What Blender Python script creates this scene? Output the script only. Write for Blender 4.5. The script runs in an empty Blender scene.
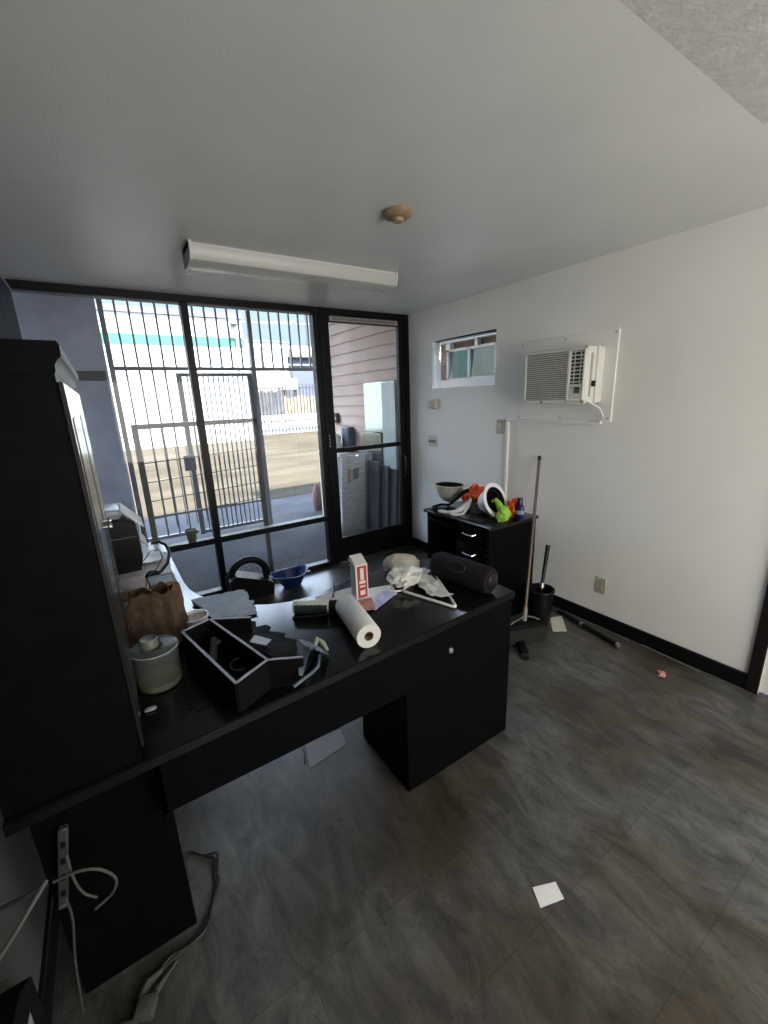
import bpy, bmesh, math, random
from mathutils import Vector, Matrix, noise
PI = math.pi
random.seed(7)
S = bpy.context.scene
COL = S.collection

# ------------------------------------------------------------------ camera
cam_d = bpy.data.cameras.new('camera')
cam = bpy.data.objects.new('camera', cam_d)
COL.objects.link(cam)
r_ = Vector((0.83364437, -0.5511204, -0.0361022))
u_ = Vector((0.17351614, 0.19928813, 0.96445653))
f_ = Vector((0.52433693, 0.81027807, -0.26176371))
M4 = Matrix((r_, u_, -f_)).transposed().to_4x4()
M4.translation = Vector((-2.70756627, -3.64156959, 1.61677950))
cam.matrix_world = M4
cam_d.sensor_fit = 'HORIZONTAL'
cam_d.sensor_width = 36.0
cam_d.lens = 36.0 * 419.467 / 768.0
cam_d.clip_start = 0.02
cam_d.clip_end = 300
S.camera = cam

# ------------------------------------------------------------------ light and exposure
S.view_settings.view_transform = 'Standard'
S.view_settings.look = 'None'
S.view_settings.gamma = 1.0
S.view_settings.use_curve_mapping = False
S.view_settings.exposure = 2.15
SKY = 1.0
W = bpy.data.worlds.new('sky')
S.world = W
W.use_nodes = True
wn, wl = W.node_tree.nodes, W.node_tree.links
wn.clear()
wo = wn.new('ShaderNodeOutputWorld')
wb = wn.new('ShaderNodeBackground')
wb.inputs['Strength'].default_value = 1.5
# pale sky at the horizon, blue above
tc = wn.new('ShaderNodeTexCoord')
sp = wn.new('ShaderNodeSeparateXYZ')
wl.new(tc.outputs['Generated'], sp.inputs[0])
cr = wn.new('ShaderNodeValToRGB')
e = cr.color_ramp.elements
e[0].position, e[0].color = 0.0, (0.165, 0.20, 0.22, 1)
e[1].position, e[1].color = 1.0, (1.6, 2.1, 3.0, 1)
k = e.new(0.20)
k.color = (0.175, 0.228, 0.268, 1)
k = e.new(0.38)
k.color = (2.2, 2.6, 3.3, 1)
wl.new(sp.outputs['Z'], cr.inputs[0])
wb.inputs['Strength'].default_value = SKY
wl.new(cr.outputs[0], wb.inputs['Color'])
wl.new(wb.outputs[0], wo.inputs[0])

sun_d = bpy.data.lights.new('sun', 'SUN')
sun_d.energy = 13.0
sun_d.angle = 0.009
sun_d.color = (1.0, 0.93, 0.80)
sun = bpy.data.objects.new('sun', sun_d)
COL.objects.link(sun)
sun.location = (1, -6, 9)
sun.rotation_euler = Vector((-0.20, 0.42, -1.0)).to_track_quat('-Z', 'Y').to_euler()

# added fill light at the back wall, behind the camera, with no known source
bl_d = bpy.data.lights.new('back_fill', 'AREA')
bl_d.shape = 'RECTANGLE'
bl_d.size = 2.4
bl_d.size_y = 1.4
bl_d.energy = 16.5
bl_d.color = (1.0, 0.965, 0.89)
bl = bpy.data.objects.new('back_fill', bl_d)
COL.objects.link(bl)
bl.location = (-1.3, -5.17, 1.35)
bl.rotation_euler = (PI / 2, 0, 0)

# ------------------------------------------------------------------ materials
MATS = {}


def mat(name, col, rough=0.6, metal=0.0, col2=None, scale=8.0, detail=4.0, bump=0.0, bscale=None,
        trans=0.0, alpha=1.0, stretch=None, lo=0.35, hi=0.65, spec=0.5, sss=0.0):
    if name in MATS:
        return MATS[name]
    m = bpy.data.materials.new(name)
    m.use_nodes = True
    n, l = m.node_tree.nodes, m.node_tree.links
    b = n['Principled BSDF']
    b.inputs['Base Color'].default_value = (*col, 1)
    b.inputs['Roughness'].default_value = rough
    b.inputs['Metallic'].default_value = metal
    b.inputs['Specular IOR Level'].default_value = spec
    if trans:
        b.inputs['Transmission Weight'].default_value = trans
    if alpha < 1:
        b.inputs['Alpha'].default_value = alpha
    if sss:
        b.inputs['Subsurface Weight'].default_value = sss
    t = None
    if col2 or bump:
        t = n.new('ShaderNodeTexCoord')
        mp = n.new('ShaderNodeMapping')
        if stretch:
            mp.inputs['Scale'].default_value = stretch
        l.new(t.outputs['Object'], mp.inputs[0])
    if col2:
        z = n.new('ShaderNodeTexNoise')
        z.inputs['Scale'].default_value = scale
        z.inputs['Detail'].default_value = detail
        l.new(mp.outputs[0], z.inputs['Vector'])
        c = n.new('ShaderNodeValToRGB')
        c.color_ramp.elements[0].position = lo
        c.color_ramp.elements[1].position = hi
        c.color_ramp.elements[0].color = (*col, 1)
        c.color_ramp.elements[1].color = (*col2, 1)
        l.new(z.outputs['Fac'], c.inputs[0])
        l.new(c.outputs[0], b.inputs['Base Color'])
    if bump:
        z = n.new('ShaderNodeTexNoise')
        z.inputs['Scale'].default_value = bscale or scale
        z.inputs['Detail'].default_value = 3
        l.new(mp.outputs[0], z.inputs['Vector'])
        bp = n.new('ShaderNodeBump')
        bp.inputs['Strength'].default_value = bump
        bp.inputs['Distance'].default_value = 0.01
        l.new(z.outputs['Fac'], bp.inputs['Height'])
        l.new(bp.outputs[0], b.inputs['Normal'])
    MATS[name] = m
    return m


def glass_mat(name, tint=(0.96, 0.98, 0.98), gloss=0.06):
    m = bpy.data.materials.new(name)
    m.use_nodes = True
    n, l = m.node_tree.nodes, m.node_tree.links
    n.clear()
    o = n.new('ShaderNodeOutputMaterial')
    tr = n.new('ShaderNodeBsdfTransparent')
    tr.inputs[0].default_value = (*tint, 1)
    gl = n.new('ShaderNodeBsdfGlossy')
    gl.inputs['Roughness'].default_value = 0.02
    fr = n.new('ShaderNodeFresnel')
    fr.inputs['IOR'].default_value = 1.45
    mx = n.new('ShaderNodeMixShader')
    # the far face of the pane adds no total internal reflection
    ge = n.new('ShaderNodeNewGeometry')
    iv = n.new('ShaderNodeMath')
    iv.operation = 'SUBTRACT'
    iv.inputs[0].default_value = 1.0
    l.new(ge.outputs['Backfacing'], iv.inputs[1])
    mu = n.new('ShaderNodeMath')
    mu.operation = 'MULTIPLY'
    l.new(fr.outputs[0], mu.inputs[0])
    l.new(iv.outputs[0], mu.inputs[1])
    l.new(mu.outputs[0], mx.inputs[0])
    l.new(tr.outputs[0], mx.inputs[1])
    l.new(gl.outputs[0], mx.inputs[2])
    l.new(mx.outputs[0], o.inputs[0])
    MATS[name] = m
    return m


def floor_mat():
    m = bpy.data.materials.new('vinyl_tile')
    m.use_nodes = True
    n, l = m.node_tree.nodes, m.node_tree.links
    b = n['Principled BSDF']
    t = n.new('ShaderNodeTexCoord')
    mp = n.new('ShaderNodeMapping')
    mp.inputs['Location'].default_value = (0.34, 0.05, 0)
    l.new(t.outputs['Object'], mp.inputs[0])
    br = n.new('ShaderNodeTexBrick')
    br.inputs['Scale'].default_value = 1.0
    br.inputs['Brick Width'].default_value = 0.61
    br.inputs['Row Height'].default_value = 0.305
    br.inputs['Mortar Size'].default_value = 0.0016
    br.inputs['Mortar Smooth'].default_value = 0.4
    br.inputs['Bias'].default_value = 0.0
    br.inputs['Color1'].default_value = (0.86, 0.86, 0.86, 1)
    br.inputs['Color2'].default_value = (1.1, 1.1, 1.1, 1)
    br.inputs['Mortar'].default_value = (0.58, 0.58, 0.58, 1)
    l.new(mp.outputs[0], br.inputs['Vector'])
    # slate-like veins running along the tile
    m2 = n.new('ShaderNodeMapping')
    m2.inputs['Scale'].default_value = (6.0, 2.2, 1)
    m2.inputs['Rotation'].default_value = (0, 0, 0.25)
    l.new(t.outputs['Object'], m2.inputs[0])
    v = n.new('ShaderNodeTexNoise')
    v.inputs['Scale'].default_value = 2.0
    v.inputs['Detail'].default_value = 9
    v.inputs['Roughness'].default_value = 0.74
    v.inputs['Distortion'].default_value = 0.8
    l.new(m2.outputs[0], v.inputs['Vector'])
    c = n.new('ShaderNodeValToRGB')
    c.color_ramp.elements[0].position = 0.36
    c.color_ramp.elements[0].color = (0.040, 0.040, 0.039, 1)
    c.color_ramp.elements[1].position = 0.66
    c.color_ramp.elements[1].color = (0.135, 0.133, 0.126, 1)
    l.new(v.outputs['Fac'], c.inputs[0])
    # brown dirt tracked over it
    d = n.new('ShaderNodeTexNoise')
    d.inputs['Scale'].default_value = 1.25
    d.inputs['Detail'].default_value = 3
    l.new(t.outputs['Object'], d.inputs['Vector'])
    dc = n.new('ShaderNodeValToRGB')
    dc.color_ramp.elements[0].position = 0.42
    dc.color_ramp.elements[0].color = (1, 1, 1, 1)
    dc.color_ramp.elements[1].position = 0.60
    dc.color_ramp.elements[1].color = (0.52, 0.44, 0.33, 1)
    l.new(d.outputs['Fac'], dc.inputs[0])
    # small scuffs
    k = n.new('ShaderNodeTexNoise')
    k.inputs['Scale'].default_value = 26
    k.inputs['Detail'].default_value = 4
    l.new(m2.outputs[0], k.inputs['Vector'])
    kc = n.new('ShaderNodeValToRGB')
    kc.color_ramp.elements[0].position = 0.30
    kc.color_ramp.elements[0].color = (0.55, 0.54, 0.52, 1)
    kc.color_ramp.elements[1].position = 0.42
    kc.color_ramp.elements[1].color = (1, 1, 1, 1)
    l.new(k.outputs['Fac'], kc.inputs[0])
    prev = c.outputs[0]
    for x in (br.outputs['Color'], dc.outputs[0], kc.outputs[0]):
        mx = n.new('ShaderNodeMix')
        mx.data_type = 'RGBA'
        mx.blend_type = 'MULTIPLY'
        mx.inputs['Factor'].default_value = 1.0
        l.new(prev, mx.inputs['A'])
        l.new(x, mx.inputs['B'])
        prev = mx.outputs['Result']
    l.new(prev, b.inputs['Base Color'])
    rr = n.new('ShaderNodeMapRange')
    rr.inputs['To Min'].default_value = 0.26
    rr.inputs['To Max'].default_value = 0.48
    l.new(d.outputs['Fac'], rr.inputs['Value'])
    l.new(rr.outputs[0], b.inputs['Roughness'])
    bp = n.new('ShaderNodeBump')
    bp.inputs['Strength'].default_value = 0.12
    bp.inputs['Distance'].default_value = 0.004
    l.new(v.outputs['Fac'], bp.inputs['Height'])
    l.new(bp.outputs[0], b.inputs['Normal'])
    MATS['vinyl_tile'] = m
    return m


m_floor = floor_mat()
m_wall = mat('wall_paint', (0.84, 0.83, 0.79), 0.7, col2=(0.79, 0.78, 0.745), scale=1.8, bump=0.10, bscale=60, hi=0.8)
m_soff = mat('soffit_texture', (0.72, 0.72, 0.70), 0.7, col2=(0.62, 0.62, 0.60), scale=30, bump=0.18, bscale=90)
m_ceil = mat('ceiling_paint', (0.66, 0.67, 0.66), 0.40, col2=(0.62, 0.63, 0.625), scale=2.5, bump=0.12, bscale=130)
m_blacktrim = mat('black_trim', (0.005, 0.005, 0.006), 0.45, spec=0.2)
m_doortrim = mat('brown_black_trim', (0.012, 0.008, 0.008), 0.5, spec=0.25)
m_frame = mat('bronze_aluminium', (0.004, 0.004, 0.005), 0.38, spec=0.2)
m_glass = glass_mat('window_glass')
m_lam = mat('black_laminate', (0.0022, 0.0022, 0.003), 0.45, col2=(0.0032, 0.0032, 0.0042), scale=30, spec=0.05)
m_lamtop = mat('black_laminate_top', (0.004, 0.004, 0.0048), 0.16, col2=(0.006, 0.006, 0.007), scale=12, spec=0.38)
m_hutch = mat('hutch_black', (0.0022, 0.0023, 0.0032), 0.5, col2=(0.0032, 0.0034, 0.0045), scale=20, spec=0.05)
m_gloss_door = mat('hutch_door_gloss', (0.012, 0.012, 0.013), 0.22, spec=0.4)
m_white = mat('white_plastic', (0.75, 0.75, 0.72), 0.4)
m_acwhite = mat('aged_white_plastic', (0.72, 0.71, 0.66), 0.45, col2=(0.66, 0.65, 0.60), scale=6)
m_acdark = mat('dark_recess', (0.03, 0.03, 0.035), 0.6)
m_beige = mat('beige_plate', (0.46, 0.41, 0.32), 0.45)
m_ivory = mat('ivory_plate', (0.60, 0.58, 0.48), 0.45)
m_chrome = mat('brushed_nickel', (0.75, 0.75, 0.75), 0.25, metal=1.0)
m_paper = mat('paper', (0.72, 0.73, 0.74), 0.8)
m_paperblue = mat('pale_blue_paper', (0.26, 0.31, 0.38), 0.75, col2=(0.32, 0.37, 0.44), scale=20)
m_paperwarm = mat('cream_paper', (0.60, 0.58, 0.53), 0.8)
m_black = mat('black_plastic', (0.006, 0.006, 0.007), 0.35, spec=0.25)
m_blackmatte = mat('black_matte', (0.007, 0.007, 0.007), 0.8, spec=0.1)
m_rubber = mat('cord_black', (0.015, 0.015, 0.015), 0.5)
m_cordwhite = mat('cord_grey_white', (0.075, 0.075, 0.07), 0.5)
m_bag = mat('brown_kraft', (0.055, 0.032, 0.018), 0.85, col2=(0.10, 0.062, 0.034), scale=18, bump=1.0, bscale=25)
m_card = mat('cardboard', (0.26, 0.17, 0.09), 0.85, col2=(0.31, 0.21, 0.12), scale=10)
m_clear = mat('clear_plastic', (0.10, 0.115, 0.105), 0.18, trans=0.0, alpha=0.30)
m_yellow = mat('yellow_residue', (0.24, 0.22, 0.10), 0.7, col2=(0.17, 0.16, 0.09), scale=30)
m_lid = mat('grey_green_lid', (0.10, 0.11, 0.09), 0.5)
m_edge = mat('worn_edge_grey', (0.26, 0.27, 0.32), 0.5)
m_blue = mat('blue_plastic', (0.006, 0.028, 0.14), 0.35)
m_navy = mat('navy_bottle', (0.006, 0.009, 0.095), 0.3)
m_purple = mat('purple_black_mesh', (0.009, 0.007, 0.010), 0.85, col2=(0.013, 0.010, 0.014), scale=200, bump=0.3, bscale=300, spec=0.15)
m_hat = mat('dusty_hard_hat', (0.58, 0.56, 0.47), 0.5, col2=(0.42, 0.39, 0.30), scale=9, hi=0.7)
m_hatwhite = mat('white_hard_hat', (0.78, 0.80, 0.82), 0.35)
m_orange = mat('orange_mesh_fabric', (1.0, 0.16, 0.02), 0.7, col2=(0.9, 0.09, 0.015), scale=20, bump=0.6, bscale=30)
m_lime = mat('lime_fabric', (0.32, 0.62, 0.06), 0.7, col2=(0.22, 0.45, 0.04), scale=20, bump=0.5, bscale=40)
m_cloth = mat('white_cloth', (0.60, 0.60, 0.58), 0.85, bump=0.5, bscale=30)
m_cream = mat('cream_cloth', (0.46, 0.42, 0.36), 0.9, bump=0.5, bscale=14)
m_bluecloth = mat('blue_grey_cloth', (0.09, 0.125, 0.17), 0.85, col2=(0.15, 0.19, 0.235), scale=10, bump=0.6, bscale=40)
m_red = mat('red_print', (0.30, 0.025, 0.025), 0.55)
m_lensw = mat('acrylic_lens', (0.50, 0.50, 0.47), 0.35)
m_metalw = mat('white_enamel', (0.60, 0.60, 0.58), 0.5)
m_tan = mat('stained_tan', (0.42, 0.31, 0.18), 0.7, col2=(0.22, 0.15, 0.08), scale=12)
m_broomstick = mat('bronze_stick', (0.16, 0.12, 0.09), 0.4, metal=0.4)
m_bristle = mat('dark_bristle', (0.012, 0.014, 0.013), 0.9, bump=0.8, bscale=150)
m_silver = mat('grey_metal', (0.45, 0.45, 0.46), 0.35, metal=0.8)
m_pinkwrap = mat('red_foil', (0.60, 0.12, 0.10), 0.5, col2=(0.7, 0.45, 0.42), scale=60)
# outdoors
m_conc = mat('concrete', (0.040, 0.040, 0.042), 0.9, col2=(0.058, 0.058, 0.061), scale=1.6, detail=9, bump=0.4, bscale=20, spec=0.05)
m_asph = mat('dusty_asphalt', (0.025, 0.0208, 0.0152), 0.95, spec=0.02, col2=(0.040, 0.034, 0.0255), scale=0.8, detail=9, stretch=(0.5, 1.6, 1))
m_stucco = mat('grey_stucco', (0.52, 0.53, 0.60), 0.9, col2=(0.34, 0.35, 0.42), scale=2.5, detail=8, bump=0.6, bscale=60, lo=0.3, hi=0.7)
m_siding = mat('pinkish_siding', (0.70, 0.52, 0.42), 0.75, col2=(0.62, 0.455, 0.365), scale=3, detail=6)
m_bldg = mat('white_building_paint', (0.50, 0.52, 0.54), 0.8, col2=(0.45, 0.47, 0.49), scale=1.5)
m_green = mat('green_band', (0.02, 0.12, 0.075), 0.6)
m_greyedge = mat('roof_edge_grey', (0.09, 0.095, 0.11), 0.7)
m_steel = mat('painted_steel_grey', (0.22, 0.22, 0.24), 0.6)
m_steeld = mat('dark_steel', (0.075, 0.07, 0.075), 0.5)
m_postw = mat('weathered_white_post', (0.55, 0.57, 0.60), 0.6)
m_wrap = mat('plastic_wrap_white', (0.85, 0.86, 0.90), 0.25, col2=(0.60, 0.63, 0.72), scale=9, stretch=(1, 1, 5), bump=1.0, bscale=30)
m_mirror = mat('aged_mirror', (0.20, 0.24, 0.24), 0.10, metal=0.85)
m_board = mat('dark_board', (0.07, 0.07, 0.085), 0.55, col2=(0.05, 0.05, 0.06), scale=6)
m_brownw = mat('brown_planks', (0.035, 0.022, 0.015), 0.7, col2=(0.065, 0.043, 0.028), scale=4, stretch=(1, 1, 6))
m_farblue = mat('blue_grey_metal', (0.05, 0.06, 0.09), 0.7)
m_fartan = mat('tan_roof', (0.11, 0.095, 0.082), 0.8)
m_farpanel = mat('patched_screen', (0.03, 0.033, 0.04), 0.8, col2=(0.07, 0.075, 0.09), scale=2)
m_farbeige = mat('sandy_boards', (0.20, 0.16, 0.11), 0.85, col2=(0.12, 0.095, 0.07), scale=3)
m_leaf = mat('dry_debris', (0.14, 0.12, 0.09), 0.9)
m_terra = mat('pink_clay', (0.16, 0.085, 0.08), 0.8)

# ------------------------------------------------------------------ mesh builder


class MB:
    """collects shapes, in world coordinates unless a parent says otherwise"""

    def __init__(s):
        s.bm = bmesh.new()

    def box(s, a, b, bev=0.0, seg=1, rot=None, piv=None):
        lo = [min(a[i], b[i]) for i in range(3)]
        hi = [max(a[i], b[i]) for i in range(3)]
        c = Vector([(lo[i] + hi[i]) / 2 for i in range(3)])
        d = [hi[i] - lo[i] for i in range(3)]
        r = bmesh.ops.create_cube(s.bm, size=1.0)
        vs = r['verts']
        for v in vs:
            v.co = Vector((v.co.x * d[0], v.co.y * d[1], v.co.z * d[2]))
        if bev > 0:
            es = list({e for v in vs for e in v.link_edges})
            rr = bmesh.ops.bevel(s.bm, geom=es, offset=min(bev, min(d) * 0.45), segments=seg, affect='EDGES', profile=0.5)
            vs = list({v for f in rr['faces'] for v in f.verts} | {v for v in vs if v.is_valid})
        for v in vs:
            v.co = v.co + c
        if rot is not None:
            pv = Vector(piv) if piv is not None else c
            for v in vs:
                v.co = rot @ (v.co - pv) + pv
        return s

    def obox(s, c, ex, ey, ez, bev=0.0, seg=1):
        """box from centre and three full-length edge vectors"""
        ex, ey, ez = Vector(ex), Vector(ey), Vector(ez)
        r = bmesh.ops.create_cube(s.bm, size=1.0)
        vs = r['verts']
        c = Vector(c)
        co = {}
        for v in vs:
            v.co = c + ex * v.co.x + ey * v.co.y + ez * v.co.z
        if bev > 0:
            es = list({e for v in vs for e in v.link_edges})
            bmesh.ops.bevel(s.bm, geom=es, offset=bev, segments=seg, affect='EDGES', profile=0.5)
        return s

    def rings(s, rings, cap=True, closed=False):
        vr = [[s.bm.verts.new(p) for p in r] for r in rings]
        n = len(vr[0])
        m = len(vr)
        for i in range(m if closed else m - 1):
            a, b = vr[i], vr[(i + 1) % m]
            for j in range(n):
                s.bm.faces.new((a[j], a[(j + 1) % n], b[(j + 1) % n], b[j]))
        if cap and not closed:
            s.bm.faces.new(list(reversed(vr[0])))
            s.bm.faces.new(vr[-1])
        return s

    def tube(s, pts, r, n=8, closed=False, cap=True):
        pts = [Vector(p) for p in pts]
        rr = r if isinstance(r, (list, tuple)) else [r] * len(pts)
        m = len(pts)
        up = None
        rg = []
        for i in range(m):
            if closed:
                d = pts[(i + 1) % m] - pts[i - 1]
            else:
                d = pts[min(i + 1, m - 1)] - pts[max(i - 1, 0)]
            d.normalize()
            if up is None:
                up = Vector((0, 0, 1)) if abs(d.z) < 0.9 else Vector((1, 0, 0))
            x = d.cross(up).normalized()
            up = x.cross(d).normalized()
            rg.append([pts[i] + x * rr[i] * math.cos(2 * PI * k / n) + up * rr[i] * math.sin(2 * PI * k / n) for k in range(n)])
        return s.rings(rg, cap, closed)

    def lathe(s, prof, c, axis=(0, 0, 1), n=24, sx=1.0, sy=1.0, cap=True):
        """prof: (radius, height) pairs along the axis from c"""
        q = Vector((0, 0, 1)).rotation_difference(Vector(axis).normalized())
        c = Vector(c)
        rg = [[c + q @ Vector((p[0] * math.cos(2 * PI * k / n) * sx, p[0] * math.sin(2 * PI * k / n) * sy, p[1])) for k in range(n)] for p in prof]
        return s.rings(rg, cap)

    def prism(s, poly, z0, z1, bev=0.0):
        a = [s.bm.verts.new((x, y, z0)) for x, y in poly]
        b = [s.bm.verts.new((x, y, z1)) for x, y in poly]
        n = len(poly)
        fs = [s.bm.faces.new(list(reversed(a))), s.bm.faces.new(b)]
        for i in range(n):
            fs.append(s.bm.faces.new((a[i], a[(i + 1) % n], b[(i + 1) % n], b[i])))
        if bev:
            es = list({e for v in b for e in v.link_edges if all(w in b for w in e.verts)})
            bmesh.ops.bevel(s.bm, geom=es, offset=bev, segments=2, affect='EDGES')
        return s

    def extr(s, poly3, vec):
        """planar polygon swept along a vector"""
        vec = Vector(vec)
        a = [s.bm.verts.new(p) for p in poly3]
        b = [s.bm.verts.new(Vector(p) + vec) for p in poly3]
        n = len(a)
        s.bm.faces.new(list(reversed(a)))
        s.bm.faces.new(b)
        for i in range(n):
            s.bm.faces.new((a[i], a[(i + 1) % n], b[(i + 1) % n], b[i]))
        return s

    def blob(s, c, rad, amp=0.2, freq=8.0, sub=3, seed=0, flat=0.5, rotz=0.0):
        """crumpled soft lump; never goes below its resting plane"""
        r = bmesh.ops.create_icosphere(s.bm, subdivisions=sub, radius=1.0)
        c = Vector(c)
        q = Matrix.Rotation(rotz, 3, 'Z')
        off = Vector((seed * 3.1, seed * 1.7, seed))
        for v in r['verts']:
            d = v.co.copy()
            k = 1 + amp * noise.noise(d * freq * 0.3 + off) * 2 + amp * 0.5 * noise.noise(d * freq + off) * 2
            p = Vector((d.x * rad[0], d.y * rad[1], d.z * rad[2])) * k
            if p.z < -rad[2] * flat:
                p.z = -rad[2] * flat
            v.co = c + q @ p
        return s

    def sheet(s, corners, nx=14, ny=14, amp=0.006, freq=12, th=0.0015, seed=0, ragged=0.0):
        """slightly wavy sheet with thickness; four corners in order"""
        A, B, C, D = [Vector(c) for c in corners]
        off = Vector((seed * 5.3, seed, 0))
        top, bot = [], []
        for i in range(nx + 1):
            u = i / nx
            rt, rb = [], []
            for j in range(ny + 1):
                v = j / ny
                p = A * (1 - u) * (1 - v) + B * u * (1 - v) + C * u * v + D * (1 - u) * v
                if ragged and (i in (0, nx) or j in (0, ny)):
                    p = p + Vector((noise.noise(p * 60 + off), noise.noise(p * 60 - off), 0)) * ragged
                h = abs(noise.noise(p * freq + off)) * amp
                rt.append(s.bm.verts.new(p + Vector((0, 0, h + th))))
                rb.append(s.bm.verts.new(p + Vector((0, 0, h))))
            top.append(rt)
            bot.append(rb)
        for i in range(nx):
            for j in range(ny):
                s.bm.faces.new((top[i][j], top[i + 1][j], top[i + 1][j + 1], top[i][j + 1]))
                s.bm.faces.new((bot[i][j + 1], bot[i + 1][j + 1], bot[i + 1][j], bot[i][j]))
        for i in range(nx):
            s.bm.faces.new((top[i + 1][0], top[i][0], bot[i][0], bot[i + 1][0]))
            s.bm.faces.new((top[i][ny], top[i + 1][ny], bot[i + 1][ny], bot[i][ny]))
        for j in range(ny):
            s.bm.faces.new((top[0][j], top[0][j + 1], bot[0][j + 1], bot[0][j]))
            s.bm.faces.new((top[nx][j + 1], top[nx][j], bot[nx][j], bot[nx][j + 1]))
        return s

    def build(s, name, m, parent=None, smooth=True, origin=None):
        bmesh.ops.recalc_face_normals(s.bm, faces=s.bm.faces)
        me = bpy.data.meshes.new(name)
        off = Vector((0, 0, 0))
        if parent is not None:
            p = parent
            while p is not None:
                off += p.location
                p = p.parent
        elif origin is not None:
            off = Vector(origin)
        for v in s.bm.verts:
            v.co -= off
        s.bm.to_mesh(me)
        s.bm.free()
        for mm in (m if isinstance(m, (list, tuple)) else [m]):
            me.materials.append(mm)
        if smooth:
            for p in me.polygons:
                p.use_smooth = True
            me.set_sharp_from_angle(angle=math.radians(38))
        o = bpy.data.objects.new(name, me)
        COL.objects.link(o)
        if parent is not None:
            o.parent = parent
        elif origin is not None:
            o.location = off
        return o


def smooth(pts, n=5):
    P = [Vector(p) for p in pts]
    P = [P[0] * 2 - P[1]] + P + [P[-1] * 2 - P[-2]]
    out = []
    for i in range(1, len(P) - 2):
        for k in range(n):
            t = k / n
            out.append(0.5 * ((2 * P[i]) + (P[i + 1] - P[i - 1]) * t + (2 * P[i - 1] - 5 * P[i] + 4 * P[i + 1] - P[i + 2]) * t * t + (3 * P[i] - P[i - 1] - 3 * P[i + 1] + P[i + 2]) * t ** 3))
    out.append(P[-2])
    return out


def thing(name, loc, label, cat, group=None):
    o = bpy.data.objects.new(name, None)
    o.empty_display_size = 0.1
    COL.objects.link(o)
    o.location = loc
    return tag(o, label, cat, group)


def tag(o, label, cat, group=None):
    o['label'] = label
    o['category'] = cat
    if group:
        o['group'] = group
    return o


def struct(o):
    o['kind'] = 'structure'
    return o


def sempty(name, loc):
    o = bpy.data.objects.new(name, None)
    COL.objects.link(o)
    o.location = loc
    o['kind'] = 'structure'
    return o


def text_on(body, size, loc, rot, m, parent, name='lettering', ext=0.0004, align='CENTER', sx=1.0):
    c = bpy.data.curves.new(name, 'FONT')
    c.body = body
    c.size = size
    c.extrude = ext
    c.align_x = align
    c.align_y = 'CENTER'
    t = bpy.data.objects.new(name, c)
    COL.objects.link(t)
    bpy.context.view_layer.update()
    me = bpy.data.meshes.new_from_object(t)
    bpy.data.objects.remove(t)
    me.materials.clear()
    me.materials.append(m)
    for v in me.vertices:
        v.co.x *= sx
    o = bpy.data.objects.new(name, me)
    COL.objects.link(o)
    off = Vector((0, 0, 0))
    p = parent
    while p is not None:
        off += p.location
        p = p.parent
    o.parent = parent
    o.location = Vector(loc) - off
    o.rotation_euler = rot
    return o


# ------------------------------------------------------------------ setting: room
H = 2.40
XL, XR, YB = -3.12, 0.0, -5.2
struct(MB().box((XL - 0.15, YB - 0.15, -0.08), (0.12, 0.03, 0.0)).build('floor', m_floor, smooth=False))
struct(MB().box((XL - 0.15, YB - 0.15, H), (0.12, 0.03, H + 0.15)).build('ceiling', m_ceil, smooth=False))
struct(MB().box((XL - 0.15, YB - 0.15, 0), (XL, 0.05, H)).build('wall_left', mat('shade_darkened_paint', (0.075, 0.082, 0.08), 0.8, col2=(0.055, 0.06, 0.06), scale=3), smooth=False))  # wall colour darkened to stand in for shade at lower left
struct(MB().box((XL - 0.15, YB - 0.15, 0), (0.12, YB, H)).build('wall_back', m_wall, smooth=False))
# right wall with the pass-through glass and a doorway
wy0, wy1, wz0, wz1 = -1.178, -0.390, 1.686, 2.112
w = MB()
w.box((0, wy1, 0), (0.11, 0.05, H))
w.box((0, wy0, 0), (0.11, wy1, wz0))
w.box((0, wy0, wz1), (0.11, wy1, H))
w.box((0, -3.112, 0), (0.11, wy0, H))
w.box((0, -4.0, 2.06), (0.11, -3.112, H))
w.box((0, YB, 0), (0.11, -4.0, H))
struct(w.build('wall_right', m_wall, smooth=False))
# sloping soffit behind the camera
struct(MB().extr([(-0.82, -2.99, H), (-0.82, -5.2, H), (-0.82, -5.2, 2.06)], (-2.3, 0, 0)).build('ceiling_soffit', m_soff, smooth=False))
struct(MB().box((-0.014, -3.06, 0), (0.0, -0.052, 0.095), 0.003).build('baseboard_right', m_blacktrim))
struct(MB().box((XL, YB, 0), (XL + 0.014, -0.05, 0.095), 0.003).build('baseboard_left', m_blacktrim))
t_ = MB()
t_.box((-0.02, -3.112, 0), (0.0, -3.058, 2.1), 0.003)
t_.box((-0.02, -4.05, 2.05), (0.0, -3.058, 2.1), 0.003)
t_.box((-0.02, -4.05, 0), (0.0, -3.99, 2.1), 0.003)
struct(t_.build('trim_1', m_doortrim))
d2 = sempty('door_2', (0.0, -3.55, 0))
MB().box((0.01, -3.99, 0.01), (0.05, -3.112, 2.05), 0.003).build('door_slab', m_wall, d2)
MB().lathe([(0.012, 0), (0.012, 0.04), (0.028, 0.045), (0.028, 0.07), (0.01, 0.075)], (0.01, -3.90, 0.95), (-1, 0, 0)).build('door_knob', m_chrome, d2)

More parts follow.
